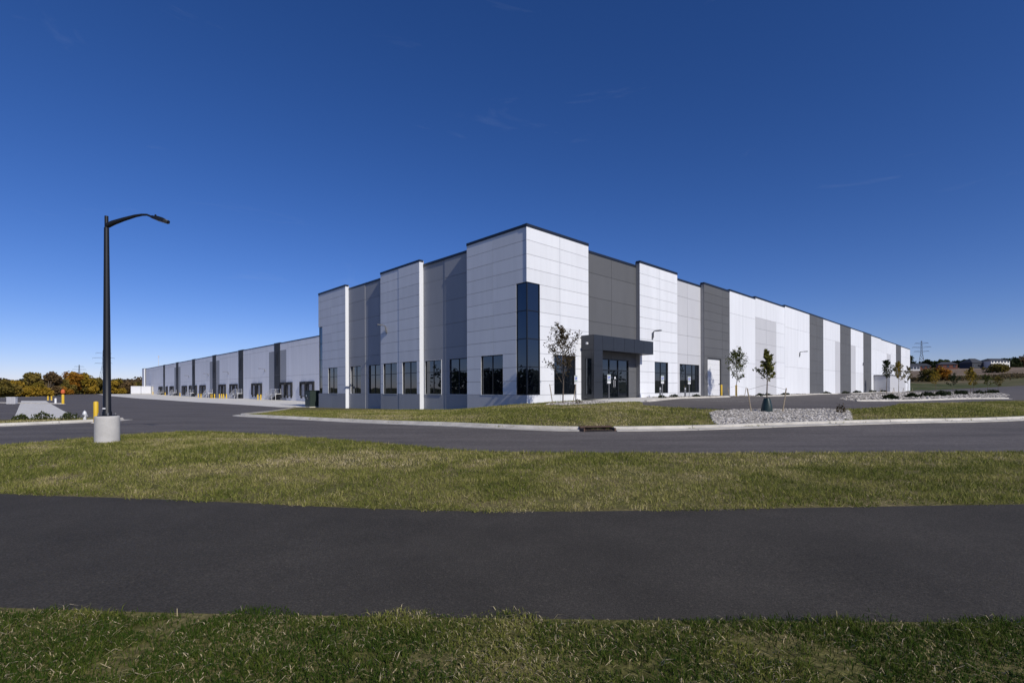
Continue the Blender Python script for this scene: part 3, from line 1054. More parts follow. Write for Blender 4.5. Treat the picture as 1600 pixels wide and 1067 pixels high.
def wall_light(mp, a, z, out=0.4):
    m = MB()
    m.tube([mp(a, .03, z - .62), mp(a, .10, z - .55), mp(a, .11, z - .12), mp(a, .16, z - .02), mp(a, .26, z + .02), mp(a, out, z + .05)], [.07, .07, .065, .06, .05, .045], 8)
    arm = auto_smooth(m.build("wall_light", "grey_metal", WH), 60)
    MB().box(a - .11, a + .11, .0, .04, z - .75, z - .42, mp).build("bracket", "grey_metal", arm)
    MB().box(a - .15, a + .15, out - .05, out + .48, z + .0, z + .09, mp).box(a - .11, a + .11, out, out + .4, z - .025, z, mp).build("lamp_head", "grey_metal", arm)


wall_light(mapR, 16.6, 6.05, .42)
wall_light(mapR, 59.5, 6.3, .7)
wall_light(mapR, 101.9, 6.3, .8)
wall_light(mapL, 18.9, 6.9, .6)

# dock wing: bays between dark downspout panels
dark = [(93.3, 97.0), (120.3, 124.4), (146.9, 151.0), (173.6, 177.7), (199.9, 204.1), (225.9, 229.5)]
WT = 11.4
prev = 34.9
side_grey = {93.3: (3.7, 3.6), 120.3: (0, 0), 146.9: (3.6, 3.4), 173.6: (0, 0), 199.9: (3.4, 3.2), 225.9: (0, 0)}
for a, b in dark + [(272.8, 273.4)]:
    n = max(1, round((a - prev) / 7.6))
    sg = side_grey.get(a, (0, 0))
    x1 = a
    if sg[0]:
        bay(mapW, a - sg[0], a, -2.0, WT, 0, "dock_paint", [2.9, 9.7], [], patches=[(a - sg[0], a, -2.1, 9.7, "mid_grey_paint")], gap=.02)
        x1 = a - sg[0]
    x0 = prev
    pg = [v[1] for k, v in side_grey.items() if any(abs(bb - prev) < .01 and abs(aa - k) < .01 for aa, bb in dark)]
    if pg and pg[0]:
        bay(mapW, prev, prev + pg[0], -2.0, WT, 0, "dock_paint", [2.9, 9.7], [], patches=[(prev, prev + pg[0], -2.1, 9.7, "mid_grey_paint")], gap=.02)
        x0 = prev + pg[0]
    L = x1 - x0
    n = max(1, round(L / 7.6))
    bay(mapW, x0, x1, -2.0, WT, 0, "dock_paint", [3.9, 10.1], [x0 + L * i / n for i in range(1, n)], gap=.02)
    r = bay(mapW, a, b, -2.0, WT + .12, .05, "charcoal_paint", [4.2], [], gap=.02)
    if a < 270:
        MB().tube([mapW((a + b) / 2, .14, 9.4), mapW((a + b) / 2, .14, 6.2)], .07, 6).build("downspout", "black_metal", r)
    prev = b
bay(mapW, 273.4, 279, -2.0, WT + .1, .7, "dock_paint", [3.9], [], low_return="white_paint", back=.9)
for a, z in [(103.4, 5.9), (156.0, 6.0), (182.5, 6.0), (134.0, 6.0)]:
    wall_light(mapW, a, z, 1.0)


def dock_door(a0, a1):
    w = a1 - a0
    o = .02
    f = MB().box(a0, a0 + .48, o, o + .32, -.40, 2.5, mapW).box(a1 - .48, a1, o, o + .32, -.40, 2.5, mapW).box(a0 + .48, a1 - .48, o, o + .36, 2.0, 2.5, mapW)
    fr = f.build("dock_door", "black_rubber", WH)
    for i in range(4):
        MB().box(a0 + .48, a1 - .48, o, o + .05, -.36 + i * .59, -.36 + (i + 1) * .59 - .02, mapW).build("door_leaf", "door_grey", fr)
    for x in (a0 + .25, a1 - .65):
        MB().box(x, x + .4, o, o + .22, -.95, -.42, mapW).build("bumper", "black_rubber", fr)
    MB().box(a0 + .65, a1 - .65, o, o + .12, -.62, -.40, mapW).build("leveller_plate", "grey_metal", fr)


for a, b in [(74.5, 77.6), (78.3, 81.4), (86.0, 89.1), (89.9, 93.0), (105.5, 108.7), (109.6, 112.8), (125.2, 128.3), (128.9, 132.0), (136.5, 139.6), (140.2, 143.3), (159.2, 162.4), (163.2, 166.4),
             (170.9, 173.5), (178.3, 181.5), (185.5, 188.7), (189.8, 193.0), (208.3, 211.4), (212.1, 215.2), (220.0, 223.1), (230.8, 234), (235.6, 238.8)]:
    dock_door(a, b)

# ------------------------------------------------------------------ dock stairs, bollards
def dock_stair(t_end, label):
    """galvanised stair up to the dock floor: steps climb towards smaller t, landing against the wall"""
    x, y = bw(14.6, t_end)
    z0 = H(x, y)
    rise = FLOOR - z0
    r = tag(empty("dock_stair", (x, y, z0), ROT), label, "stair", "steel stairs along the loading docks")
    # local frame: +Y away from camera along the dock, +X towards the wall
    run, land = 4.4, 2.6
    n = 8
    for i in range(n):
        zz = rise * (i + 1) / (n + 1)
        yy = -run * i / n
        MB().box(0, 1.2, yy - run / n, yy, zz - .04, zz).build("step", "galvanised", r)
    MB().box(0, 1.3, -run - land, -run, rise - .12, rise).box(.05, .12, -run - land + .05, -run - land + .12, -.2, rise - .12).box(.05, .12, -run - .12, -run - .05, -.2, rise - .12).build("landing", "galvanised", r)
    for s in (0, 1.2):
        v = [(s - .03, 0, -.05), (s - .03, 0, .42), (s - .03, -run, rise + .12), (s - .03, -run, rise - .35)]
        v += [(s + .03, y_, z_) for _, y_, z_ in v]
        mesh_obj("stringer", v, [(0, 1, 2, 3), (7, 6, 5, 4), (0, 4, 5, 1), (1, 5, 6, 2), (2, 6, 7, 3), (3, 7, 4, 0)], "galvanised", r)
        m = MB()
        for hgt in (1.05, .72, .40):
            m.tube([(s, 0, hgt), (s, -run, rise + hgt), (s, -run - land, rise + hgt)], .055 if hgt > 1 else .042, 6)
        for k in range(4):
            yy = -run * k / 3
            zz = rise * k / 3
            m.tube([(s, yy, zz - .05), (s, yy, zz + 1.05)], .035, 6)
        m.tube([(s, -run - land, rise - .05), (s, -run - land, rise + 1.05)], .035, 6)
        m.build("railing", "galvanised", r)


for t, l in [(99.4, "steel dock stair closest to the office block"), (127.9, "second steel dock stair from the office block"), (157.4, "third steel dock stair from the office block, behind yellow posts"),
             (180.6, "fourth steel dock stair from the office block"), (209.6, "second last steel dock stair, beside a dark dock panel"), (235.8, "farthest steel dock stair, near the white enclosure")]:
    dock_stair(t, l)


def bollard(x, y, h, r, label, group, material="yellow_paint"):
    z = H(x, y)
    o = tag(empty("bollard", (x, y, z)), label, "bollard", group)
    auto_smooth(MB().lathe([(r, -.1), (r, h - r * .5), (r * .86, h - r * .15), (r * .5, h), (.001, h + r * .1)], 16).build("post", material, o))
    MB().lathe([(r * 1.9, -.1), (r * 1.9, .02), (r * 1.2, .035)], 16).build("footing", "concrete_slab", o)
    return o


bl = ["first yellow post left of the stair closest to the office block", "yellow post touching the stair closest to the office block", "yellow post at the foot of the second dock stair",
      "rightmost of three yellow posts beside the second dock stair", "middle of three yellow posts beside the second dock stair", "leftmost of three yellow posts beside the second dock stair",
      "lone pale yellow post before the fourth dock door pair", "yellow post at the third dock stair, right one", "yellow post at the third dock stair, left one",
      "yellow post in front of the fourth dock stair", "yellow post in front of the fifth dock stair", "farthest yellow post by the white enclosure"]
for t, l in zip([98.6, 96.6, 123.9, 126.6, 128.5, 130.7, 135.7, 151.2, 154.6, 180.6, 206.8, 233.0], bl):
    x, y = bw(12.9, t)
    bollard(x, y, 1.25, .14, l, "yellow posts along the docks")
# small yellow guard cage
x, y = bw(13.0, 138.6)
gc = tag(empty("guard_cage", (x, y, H(x, y)), ROT), "yellow steel guard frame standing before the third dark dock panel", "guard rail")
for q in (0, .9, 1.8):
    MB().tube([(0, q, -.1), (0, q, 1.2)], .08, 8).build("post", "yellow_paint", gc)
for zz in (.55, 1.12):
    MB().tube([(0, 0, zz), (0, 1.8, zz)], .07, 8).build("rail", "yellow_paint", gc)

# bollards at the overhead door and low bollard lights in the wall bed
for s, l in [(28.0, "yellow bollard on the near side of the white overhead door"), (31.9, "yellow bollard on the far side of the white overhead door")]:
    x, y = bw(s + .1, -1.5)
    bollard(x, y, 1.25, .1, l, "yellow bollards at the overhead door")
for s, l in [(15.9, "short grey bollard light beside the entrance"), (20.6, "short grey bollard light between the two office windows")]:
    x, y = bw(s, -1.2)
    b = tag(empty("bollard_light", (x, y, H(x, y))), l, "light", "bollard lights in the wall bed")
    MB().lathe([(.085, -.1), (.085, .75)], 14).build("post", "grey_metal", b)
    MB().lathe([(.07, .75), (.07, .86)], 14).build("lens", "sign_white", b)
    MB().lathe([(.09, .86), (.09, .93), (.05, .95)], 14).build("cap", "grey_metal", b)


# ------------------------------------------------------------------ accessible parking signs
def parking_sign(x, y, label, h=1.95, blue=True):
    z = H(x, y)
    r = tag(empty("parking_sign", (x, y, z), 0.0), label, "sign", "reserved parking signs")
    MB().box(-.025, .025, -.02, .02, -.3, h).build("post", "grey_metal", r)
    s = MB().box(-.125, .125, -.034, -.022, h - .48, h - .02).build("sign_plate", "sign_white", r)
    MB().box(-.09, .09, -.037, -.0345, h - .365, h - .14).build("symbol_field", "sign_blue", s)
    w = MB()   # wheelchair pictogram
    w.box(-.025, .012, -.0395, -.0372, h - .185, h - .15).box(-.02, .008, -.0395, -.0372, h - .285, h - .19).box(.008, .07, -.0395, -.0372, h - .285, h - .262).box(.05, .072, -.0395, -.0372, h - .345, h - .285)
    for k in range(10):
        a0 = math.radians(110 + k * 24)
        cxx, czz = -.012 + .062 * math.cos(a0), h - .29 + .062 * math.sin(a0)
        w.box(cxx - .011, cxx + .011, -.0395, -.0372, czz - .011, czz + .011)
    w.build("symbol", "sign_white", s)
    MB().box(-.1, .1, -.037, -.0345, h - .085, h - .05).box(-.1, .1, -.037, -.0345, h - .445, h - .405).build("lettering", "sign_green", s)
    MB().box(-.125, .125, -.034, -.022, h - .70, h - .52).build("lower_plate", "sign_white", r)


parking_sign(7.45, 38.3, "white and blue accessible parking sign in front of the glass entrance")
parking_sign(12.93, 42.85, "accessible parking sign in front of the two pane office window")
parking_sign(16.1, 45.3, "accessible parking sign in front of the three pane wide window")
x, y = 4.9, 38.2
parking_sign(x, y, "accessible parking sign behind the bare staked tree at the corner")


# ------------------------------------------------------------------ street lamp
def street_lamp():
    x, y = -12.02, 14.8
    z = H(x, y)
    r = tag(empty("street_lamp", (x, y, z)), "tall black street lamp with bent arm on a round concrete base", "street lamp")
    prof = [(.305, -.3), (.305, .70), (.30, .755), (.285, .775), (.001, .776)]
    auto_smooth(MB().lathe(prof, 48).build("concrete_base", "concrete_base", r), 35)
    fl = MB().bbox(-.17, .17, -.17, .17, .776, .80, .01).build("base_flange", "black_metal", r)
    for sx in (-.14, .14):
        for sy in (-.14, .14):
            MB().lathe([(.022, .80), (.022, .86), (.012, .87)], 6, (sx, sy, 0)).build("anchor_bolt", "grey_metal", fl)
    auto_smooth(MB().lathe([(.118, .80), (.116, .90), (.100, .92), (.092, 2.6), (.062, 6.35), (.048, 6.36), (.048, 6.70), (.001, 6.71)], 24).build("pole", "black_metal", r), 50)
    MB().box(-.03, .05, -.130, -.119, .98, 1.02).build("label_plate", "sign_white", r)
    # tapered arm
    pts = [(.03, 0, 6.42), (.2, 0, 6.50), (.5, 0, 6.60), (.85, 0, 6.70), (1.05, 0, 6.735), (1.2, 0, 6.735), (1.38, 0, 6.66)]
    arm = MB().tube(pts, [.075, .070, .055, .042, .034, .030, .030], 12).build("arm", "black_metal", r)
    auto_smooth(arm, 60)
    hd = empty("lamp_head", (1.36, 0, 6.66), 0, r)
    hd.rotation_euler = (0, math.radians(17), 0)
    v = MB()
    ring = [(0, .06), (.06, .10), (.20, .125), (.42, .12), (.50, .06)]
    top = [(x_, w) for x_, w in ring]
    vv, ff = [], []
    for zz, sc in ((-.035, 1), (.02, 1), (.05, .75)):
        for x_, w in ring:
            vv.append((x_, w * sc, zz))
        for x_, w in reversed(ring):
            vv.append((x_, -w * sc, zz))
    n = 10
    for k in range(2):
        for i in range(n):
            j = (i + 1) % n
            ff.append((k * n + i, k * n + j, k * n + n + j, k * n + n + i))
    ff += [tuple(range(n)), tuple(2 * n + i for i in range(n))]
    mesh_obj("housing", vv, ff, "black_metal", hd)
    MB().box(.14, .44, -.09, .09, -.05, -.036).build("lens", "grey_metal", hd)
    f = MB()
    for k in range(5):
        f.box(.12 + k * .05, .135 + k * .05, -.085, .085, .05, .075)
    f.lathe([(.022, .05), (.022, .11)], 8, (.07, 0, 0))
    f.build("cooling_fins", "black_metal", hd)


street_lamp()

# ------------------------------------------------------------------ transformer cabinet beside the office block
x, y = bw(-.45, 36.15)
z = min(H(x, y), H(*bw(1.2, 37.6)))
tr = tag(empty("transformer_cabinet", (x, y, z), ROT), "dark green electrical transformer cabinet at the end of the office block", "transformer")
MB().box(-.1, 1.8, -.1, 1.6, -.3, .12).build("concrete_pad", "concrete_slab", tr)
MB().bbox(0, 1.7, 0, 1.5, .12, 2.05, .03).build("housing", "green_cabinet", tr)
MB().box(-.05, 1.75, -.05, 1.55, 2.052, 2.10).build("lid", "green_cabinet", tr)
for k in (0, 1):
    d = MB().box(-.02, -.002, .06 + k * .7, .73 + k * .7, .2, 1.95).build("door", "green_cabinet", tr)
    MB().box(-.05, -.021, .62 + k * .16, .66 + k * .16, 1.0, 1.25).build("handle", "grey_metal", d)
MB().box(-.024, -.0205, .95, 1.15, 1.35, 1.55).build("warning_plate", "sign_white", tr)

# ------------------------------------------------------------------ left island: hydrant, posts, kiosk, enclosure
x, y = -22.2, 25.9
hy = tag(empty("fire_hydrant", (x, y, H(x, y) - .02)), "silver fire hydrant on the grass strip behind the lamp", "hydrant")
auto_smooth(MB().lathe([(.16, -.05), (.16, .04), (.10, .05), (.10, .52), (.15, .53), (.15, .58), (.125, .60), (.11, .72), (.06, .80), (.03, .81), (.03, .86), (.001, .865)], 18).build("barrel", "galvanised", hy), 40)
for sx in (-1, 1):
    MB().tube([(sx * .08, 0, .42), (sx * .2, 0, .42)], .055, 10).build("outlet_cap", "galvanised", hy)
MB().tube([(0, -.08, .40), (0, -.21, .40)], .075, 12).build("pumper_cap", "grey_metal", hy)
bollard(-19.82, 23.75, 1.02, .1, "yellow bollard standing right beside the lamp's concrete base", "yellow bollards by the road")
hy.scale = (.7, .7, .62)
bollard(-63.4, 70.4, 1.35, .16, "yellow bollard with an orange top by the concrete strip", "yellow bollards by the road")
x, y = -63.4, 70.4
mk = tag(empty("marker_post", (x - .9, y + 1.0, H(x - .9, y + 1.0))), "orange marker post behind the yellow bollard at the strip", "marker")
MB().tube([(0, 0, -.1), (0, 0, 1.9)], .04, 6).build("stick", "orange_paint", mk)
MB().lathe([(.22, 1.5), (.26, 1.75), (.18, 2.0), (.02, 2.1)], 10).build("flag", "orange_paint", mk)
for i, (px, py, l) in enumerate([(-93.0, 100.7, "right one of two small yellow posts at the far end of the strip"), (-94.0, 101.0, "left one of two small yellow posts at the far end of the strip")]):
    bollard(px, py, .9, .13, l, "small yellow posts at the strip end")
x, y = -64.9, 70.9
wp = tag(empty("white_post", (x, y, H(x, y))), "short white post beside the yellow bollard at the strip", "post")
auto_smooth(MB().lathe([(.13, -.1), (.13, .75), (.06, .82), (.001, .83)], 12).build("post", "sign_white", wp))
x, y = -71.8, 71.6
ks = tag(empty("utility_cabinet", (x, y, H(x, y)), .4), "pale grey utility cabinet standing left of the concrete strip", "cabinet")
MB().bbox(-.48, .48, -.35, .35, 0.0, .92, .02).build("housing", "galvanised", ks)
MB().box(-.52, .52, -.39, .39, .921, .98).build("lid", "galvanised", ks)
MB().box(-.44, -.01, -.365, -.351, .06, .88).box(.01, .44, -.365, -.351, .06, .88).build("door", "door_grey", ks)
# white enclosure at the far end of the docks
x, y = -168.5, 226.5
z = H(x, y)
en = tag(empty("enclosure", (x, y, z), .12), "white two leaf service enclosure on the grass at the far dock end", "enclosure")
for k in (0, 1):
    q = -4.2 + k * 4.3
    l = MB().box(q, q + 4.1, -.05, .05, .15, 3.5).build("gate_leaf", "door_white", en)
    MB().box(q + .1, q + 4.0, -.09, -.051, .3, .42).box(q + .1, q + 4.0, -.09, -.051, 3.2, 3.32).build("rail", "door_white", l)
MB().box(-4.35, 4.4, .1, 4.4, -.2, 3.4).build("wall", "concrete_slab", en)
for q in (-4.3, .02, 4.3):
    MB().box(q - .07, q + .07, -.03, .1, -.3, 3.55).build("post", "grey_metal", en)

# ------------------------------------------------------------------ painted lines
def paint_strip(name, p0, p1, w, label, group):
    n = max(2, int(math.hypot(p1[0] - p0[0], p1[1] - p0[1]) / 1.5))
    dx, dy = p1[0] - p0[0], p1[1] - p0[1]
    L = math.hypot(dx, dy)
    nx, ny = -dy / L * w / 2, dx / L * w / 2
    v = []
    for i in range(n + 1):
        cx, cy = p0[0] + dx * i / n, p0[1] + dy * i / n
        for s in (-1, 1):
            v.append((cx + nx * s, cy + ny * s, H(cx + nx * s, cy + ny * s) + .02))
    o = mesh_obj(name, v, [(2 * i, 2 * i + 1, 2 * i + 3, 2 * i + 2) for i in range(n)], "road_paint", recalc=False)
    return tag(o, label, "road marking", group, "structure")


for i in range(9):
    s0 = 40 + i * 5.4
    paint_strip("bay_line", bw(s0, -9.0), bw(s0, -14.5), .12, "white painted parking bay line in front of the warehouse wall", "parking bay lines")
for i in range(4):
    s0 = 14 + i * 3.0
    paint_strip("bay_line", bw(s0, -3.9), bw(s0, -9.2), .12, "white painted parking bay line by the entrance sidewalk", "entrance bay lines")
kerb([bw(34.4, -3.5), bw(48, -3.75), bw(60, -3.2), bw(70.2, -2.75)], -1, gutter=.2)
kerb([bw(74, -3.75), bw(120, -3.75)], -1, gutter=.2)
kerb([bw(27.3, -.6), bw(27.3, -2.45), bw(26, -3.25), bw(15, -3.45), bw(11, -4.45), bw(6.5, -5.45)][::-1], -1, gutter=.15)
kerb(smooth_line([(27.6, 39.9), (31, 40.5), (40, 44.7), (49.8, 49.9), (50.8, 51)], 1), -1, gutter=.25)
# kerb across the trailer court
kerb([(-110, 90), (-80, 77.5), (-63.6, 70.2)], -1, gutter=.3, height=.13)
kerb([(-128, 122), (-150, 160), (-172, 190)], 1, gutter=.6, height=.15)
# slab joints of the concrete strip: thin sealant lines in grooves
def strip_joint(q):
    a = (PAD[0][0] + (PAD[3][0] - PAD[0][0]) * q, PAD[0][1] + (PAD[3][1] - PAD[0][1]) * q)
    b = (PAD[1][0] + (PAD[2][0] - PAD[1][0]) * q, PAD[1][1] + (PAD[2][1] - PAD[1][1]) * q)
    return a, b


# ------------------------------------------------------------------ vegetation
def leaf_tris(c, size, aspect=0.5, droop=0.0):
    """diamond leaves at centres c (n,3)"""
    n = len(c)
    d = RNG.normal(0, 1, (n, 3))
    d[:, 2] -= droop
    d /= np.linalg.norm(d, axis=1)[:, None]
    e = np.cross(d, RNG.normal(0, 1, (n, 3)))
    e /= np.linalg.norm(e, axis=1)[:, None]
    s = (size * RNG.uniform(.6, 1.3, n))[:, None]
    a, b = c - d * s * .5, c + d * s * .5
    l, r = c + e * s * aspect * .5, c - e * s * aspect * .5
    return np.stack([np.stack([a, l, b], 1), np.stack([a, b, r], 1)], 1).reshape(-1, 3, 3)


def tree_skeleton(h, bole, spread, nb, seed, up=0.9, r0=0.05, sub=4, profile=None):
    """trunk and two orders of branches; returns MB and anchor points for leaves"""
    rd = random.Random(seed)
    m = MB()
    pts = [Vector((rd.uniform(-.02, .02) * h * (i > 0) * .5, rd.uniform(-.02, .02) * h * (i > 0) * .5, h * .93 * i / 6)) for i in range(7)]
    rad = [r0 * (1 - .86 * i / 6) for i in range(7)]
    pts[0].z = -.15
    m.tube(pts, rad, 8)
    anchors = []
    for k in range(nb):
        q = k / max(1, nb - 1)
        z = bole + (h * .9 - bole) * q ** 0.85
        f = z / (h * .93) * 6
        i = min(5, int(f))
        base = pts[i].lerp(pts[i + 1], f - i)
        a = k * 2.399 + rd.uniform(-.4, .4)
        prof = profile(q) if profile else (1 - q) ** .7 * .85 + .22
        L = spread * prof * rd.uniform(.75, 1.15)
        d = Vector((math.cos(a), math.sin(a), up * rd.uniform(.6, 1.3) + q * .6)).normalized()
        b1 = base + d * L * .5 + Vector((0, 0, .02))
        b2 = base + d * L + Vector((0, 0, L * .12))
        rb = max(.006, r0 * .38 * (1 - q * .6))
        m.tube([base, b1, b2], [rb, rb * .65, rb * .25], 5)
        for w in np.linspace(.25, 1, 5):
            anchors.append((base.lerp(b2, w), L * .22))
        for s in range(sub):
            w = rd.uniform(.3, .9)
            sb = base.lerp(b2, w)
            sd = (d + Vector((rd.uniform(-1, 1), rd.uniform(-1, 1), rd.uniform(-.2, .8))) * .9).normalized()
            e = sb + sd * L * rd.uniform(.25, .5)
            m.tube([sb, e], [rb * .4, rb * .15], 4)
            anchors.append((sb.lerp(e, .5), L * .15))
            anchors.append((e, L * .15))
    anchors.append((pts[-1], .1 * spread))
    return m, anchors


def leaves_at(anchors, n, size, aspect, jitter=1.0, seed=0, droop=.2):
    A = np.array([tuple(a) for a, r in anchors])
    R = np.array([r for a, r in anchors])
    i = RNG.integers(0, len(A), n)
    c = A[i] + RNG.normal(0, 1, (n, 3)) * R[i][:, None] * .55 * jitter
    return leaf_tris(c, size, aspect, droop), c


def young_tree(x, y, h, spread, leaf, nleaf, label, bole=None, size=.13, stakes=True, bag=False, seed=1, nb=16, up=1.1, stake_h=1.0, base_tint=.45, group="young staked trees", profile=None, stake_d=.75, jitter=1.0):
    z = H(x, y)
    r = tag(empty("young_tree", (x, y, z), seed * .7), label, "tree", group)
    m, an = tree_skeleton(h, bole or h * .34, spread, nb, seed, up, r0=.028 + h * .004, profile=profile)
    tr_ = m.build("trunk", "bark", r)
    tris, c = leaves_at(an, nleaf, size, .55, jitter)
    tint = np.clip(RNG.normal(base_tint, .2, len(c)), 0, 1)
    tri_cloud("crown", tris, tint, leaf, r, per=2)
    if bag:
        v, f = [], []
        n = 20
        for k, (rr, zz) in enumerate([(.25, -.03), (.26, .08), (.22, .34), (.18, .52), (.145, .64), (.135, .68), (.085, .65)]):
            for i in range(n):
                a = 2 * math.pi * i / n
                w = 1 + .05 * math.sin(a * 5 + k) + .03 * math.sin(a * 9)
                v.append((rr * w * math.cos(a), rr * w * math.sin(a), zz + .012 * math.sin(a * 3)))
        for k in range(6):
            for i in range(n):
                j = (i + 1) % n
                f.append((k * n + i, k * n + j, k * n + n + j, k * n + n + i))
        mesh_obj("watering_bag", v, f, "water_bag", r, smooth=True)
    if stakes:
        for a in ((0, math.pi) if True else ()):
            a2 = a + (-seed * .7)
            dx, dy = math.cos(a2), math.sin(a2)
            s_ = MB().tube([(dx * stake_d, dy * stake_d, -.2), (dx * (stake_d + .22), dy * (stake_d + .22), stake_h)], .028, 6).build("stake", "stake_wood", r)
            MB().tube([(dx * (stake_d + .2), dy * (stake_d + .2), stake_h * .93), (0, 0, stake_h * 1.15)], .006, 4).build("tie", "cable", s_)
    return r


cone = lambda q: (1 - q) ** .8 * .8 + .25
egg = lambda q: .55 + .5 * math.sin(math.pi * min(1, q * 1.15 + .12)) * (1 - .35 * q)
young_tree(3.25, 31.9, 4.6, 1.75, "leaves_bronze", 2300, "sparse bronze leaved young tree staked at the office corner", bole=1.2, size=.125, seed=4, nb=17, up=1.25, profile=egg, stake_h=1.25, stake_d=.62, jitter=.7)
young_tree(23.6, 52.3, 4.6, 1.7, "leaves_green", 1700, "dark green young tree beside the far bollard of the overhead door", bole=1.5, size=.17, seed=9, nb=16, up=1.25, profile=egg)
young_tree(12.25, 23.97, 3.15, .50, "leaves_green", 1500, "dense olive young tree with a green watering bag in the rock bed", bole=1.45, size=.125, bag=True, seed=0, nb=20, up=.9, stake_h=1.15, profile=cone, base_tint=.8, stake_d=.72)
young_tree(69.3, 107.2, 5.4, 1.35, "leaves_green", 700, "young green tree left of a tall dark panel, halfway along the wall", bole=1.7, size=.24, seed=12, nb=14, profile=egg)
young_tree(90.2, 125.8, 5.4, 1.3, "leaves_dark", 650, "thin dark young tree in front of the third dark panel", bole=1.8, size=.24, seed=13, nb=14, profile=egg)
young_tree(53.9, 71.7, 5.2, 1.25, "leaves_dark", 1000, "dark green young tree in the gravel bed before the low grey annex", bole=2.1, size=.22, seed=15, nb=16, profile=cone)
young_tree(79.5, 102.5, 6.4, 1.5, "leaves_yellow", 900, "yellow green young tree before the last dark panel", bole=2.3, size=.26, seed=16, nb=15, profile=egg)
young_tree(83.0, 104.5, 5.6, 1.2, "leaves_olive", 600, "olive young tree just right of the yellow green one", bole=1.9, size=.24, seed=21, nb=14, profile=egg)
rt = [(90.9, 107.0, 4.2, 1.5, "leaves_yellow", "first small yellow tree right of the warehouse end"),
      (95.5, 108.0, 3.6, 1.5, "leaves_dark", "small dark tree in the bed below the orange tree"),
      (76.6, 83.3, 4.3, 1.1, "leaves_yellow", "bright yellow small tree with pale trunk in the gravel bed"),
      (104.0, 112.4, 3.9, 1.4, "leaves_olive", "small olive tree right of the bright yellow tree"),
      (112.0, 117.5, 3.7, 1.5, "leaves_green", "small green tree second from the far bed's end"),
      (117.5, 120.5, 3.4, 1.4, "leaves_olive", "last small tree at the far end of the gravel bed")]
for i, (x, y, h, sp, lm, l) in enumerate(rt):
    young_tree(x, y, h, sp, lm, 650, l, bole=h * .36, size=.27, seed=30 + i, nb=13, stakes=False, group="small trees in the parking bed", profile=egg, base_tint=.5)


def shrub(x, y, r, leaf, n, label, group, size=.10, tall=.9):
    z = H(x, y)
    root = tag(empty("shrub", (x, y, z)), label, "shrub", group)
    d = RNG.normal(0, 1, (n, 3))
    d /= np.linalg.norm(d, axis=1)[:, None]
    d[:, 2] = np.abs(d[:, 2])
    rad = RNG.uniform(.45, 1, n) ** .6
    lump = 1 + .25 * np.sin(d[:, 0] * 5 + x) * np.cos(d[:, 1] * 4 + y)
    c = d * (rad * lump)[:, None] * np.array([r, r, r * tall]) + np.array([0, 0, .04])
    tri_cloud("foliage", leaf_tris(c, size, .55), np.clip(RNG.normal(.4, .22, n), 0, 1), leaf, root, per=2)
    m = MB()
    for k in range(6):
        a = k * 1.05 + x
        m.tube([(0, 0, -.08), (math.cos(a) * r * .5, math.sin(a) * r * .5, r * .6)], [.02, .008], 4)
    m.build("stems", "bark", root)


for i, (px, py, rr, l) in enumerate([(-25.95, 26.35, .33, "low dark shrub on the left corner of the concrete strip"), (-25.2, 26.75, .45, "round shrub in the middle of the strip's near end"),
                                     (-23.6, 26.55, .40, "shrub on the right corner of the concrete strip"), (-27.3, 25.9, .35, "leftmost low shrub on the grass strip")]):
    shrub(px, py, rr, "leaves_green", 420, l, "shrubs on the grass strip", .09, .85)
for s, e, rr, l in [(14.9, 1.9, .32, "low shrub at the entrance end of the wall bed"), (17.9, 1.5, .42, "rounded shrub under the two pane window"), (22.3, 1.5, .40, "low shrub under the wide three pane window"),
                    (37.2, 2.2, .45, "low shrub right of the overhead door, near the staked tree"), (39.6, 2.2, .42, "low shrub second right of the overhead door"), (46.0, 2.2, .5, "low shrub before the pale grey wall patch"),
                    (66.0, 2.0, .6, "dark shrub at the first far dark panel"), (86.5, 2.0, .7, "dark shrub at the second far dark panel"), (78.0, 2.0, .6, "low shrub between the first and second far dark panels"), (100.0, 2.0, .7, "low shrub before the third far dark panel"), (111.0, 2.0, .8, "low shrub left of the grey annex")]:
    x, y = bw(s, -e)
    shrub(x, y, rr, "leaves_dark", 260, l, "low shrubs along the wall", .12 if s < 30 else .2, .62)
shrub(15.55, 23.6, .24, "leaves_bronze", 200, "tiny bronze shrub in the rock bed right of the bagged tree", "bronze shrubs", .08, 1.6)
shrub(4.2, 31.6, .22, "leaves_bronze", 130, "tiny bronze shrub at the foot of the corner tree", "bronze shrubs", .08, 1.2)
for i, (px, py, rr, l) in enumerate([(36, 47.5, .75, "dark low shrub at the near corner of the parking bed"), (52.5, 63.0, .95, "second dark shrub in the parking bed"), (57.0, 66.5, .85, "third dark shrub in the parking bed"),
                                     (60.5, 70.0, 1.2, "big dark shrub in the middle of the parking bed"), (70, 78.0, 1.1, "dark shrub left of the bright yellow tree"), (74.5, 82.4, 1.0, "dark shrub touching the bright yellow tree"),
                                     (83.0, 88.6, 1.0, "dark shrub right of the bright yellow tree"), (93.0, 97.0, 1.1, "second dark shrub right of the bright yellow tree"), (101.0, 104.5, 1.1, "farthest dark shrub in the parking bed"), (44.0, 54.8, .8, "dark shrub before the warehouse end corner")]):
    shrub(px, py, rr * .78, "leaves_dark", 380, l, "dark shrubs in the parking bed", .24, .75)


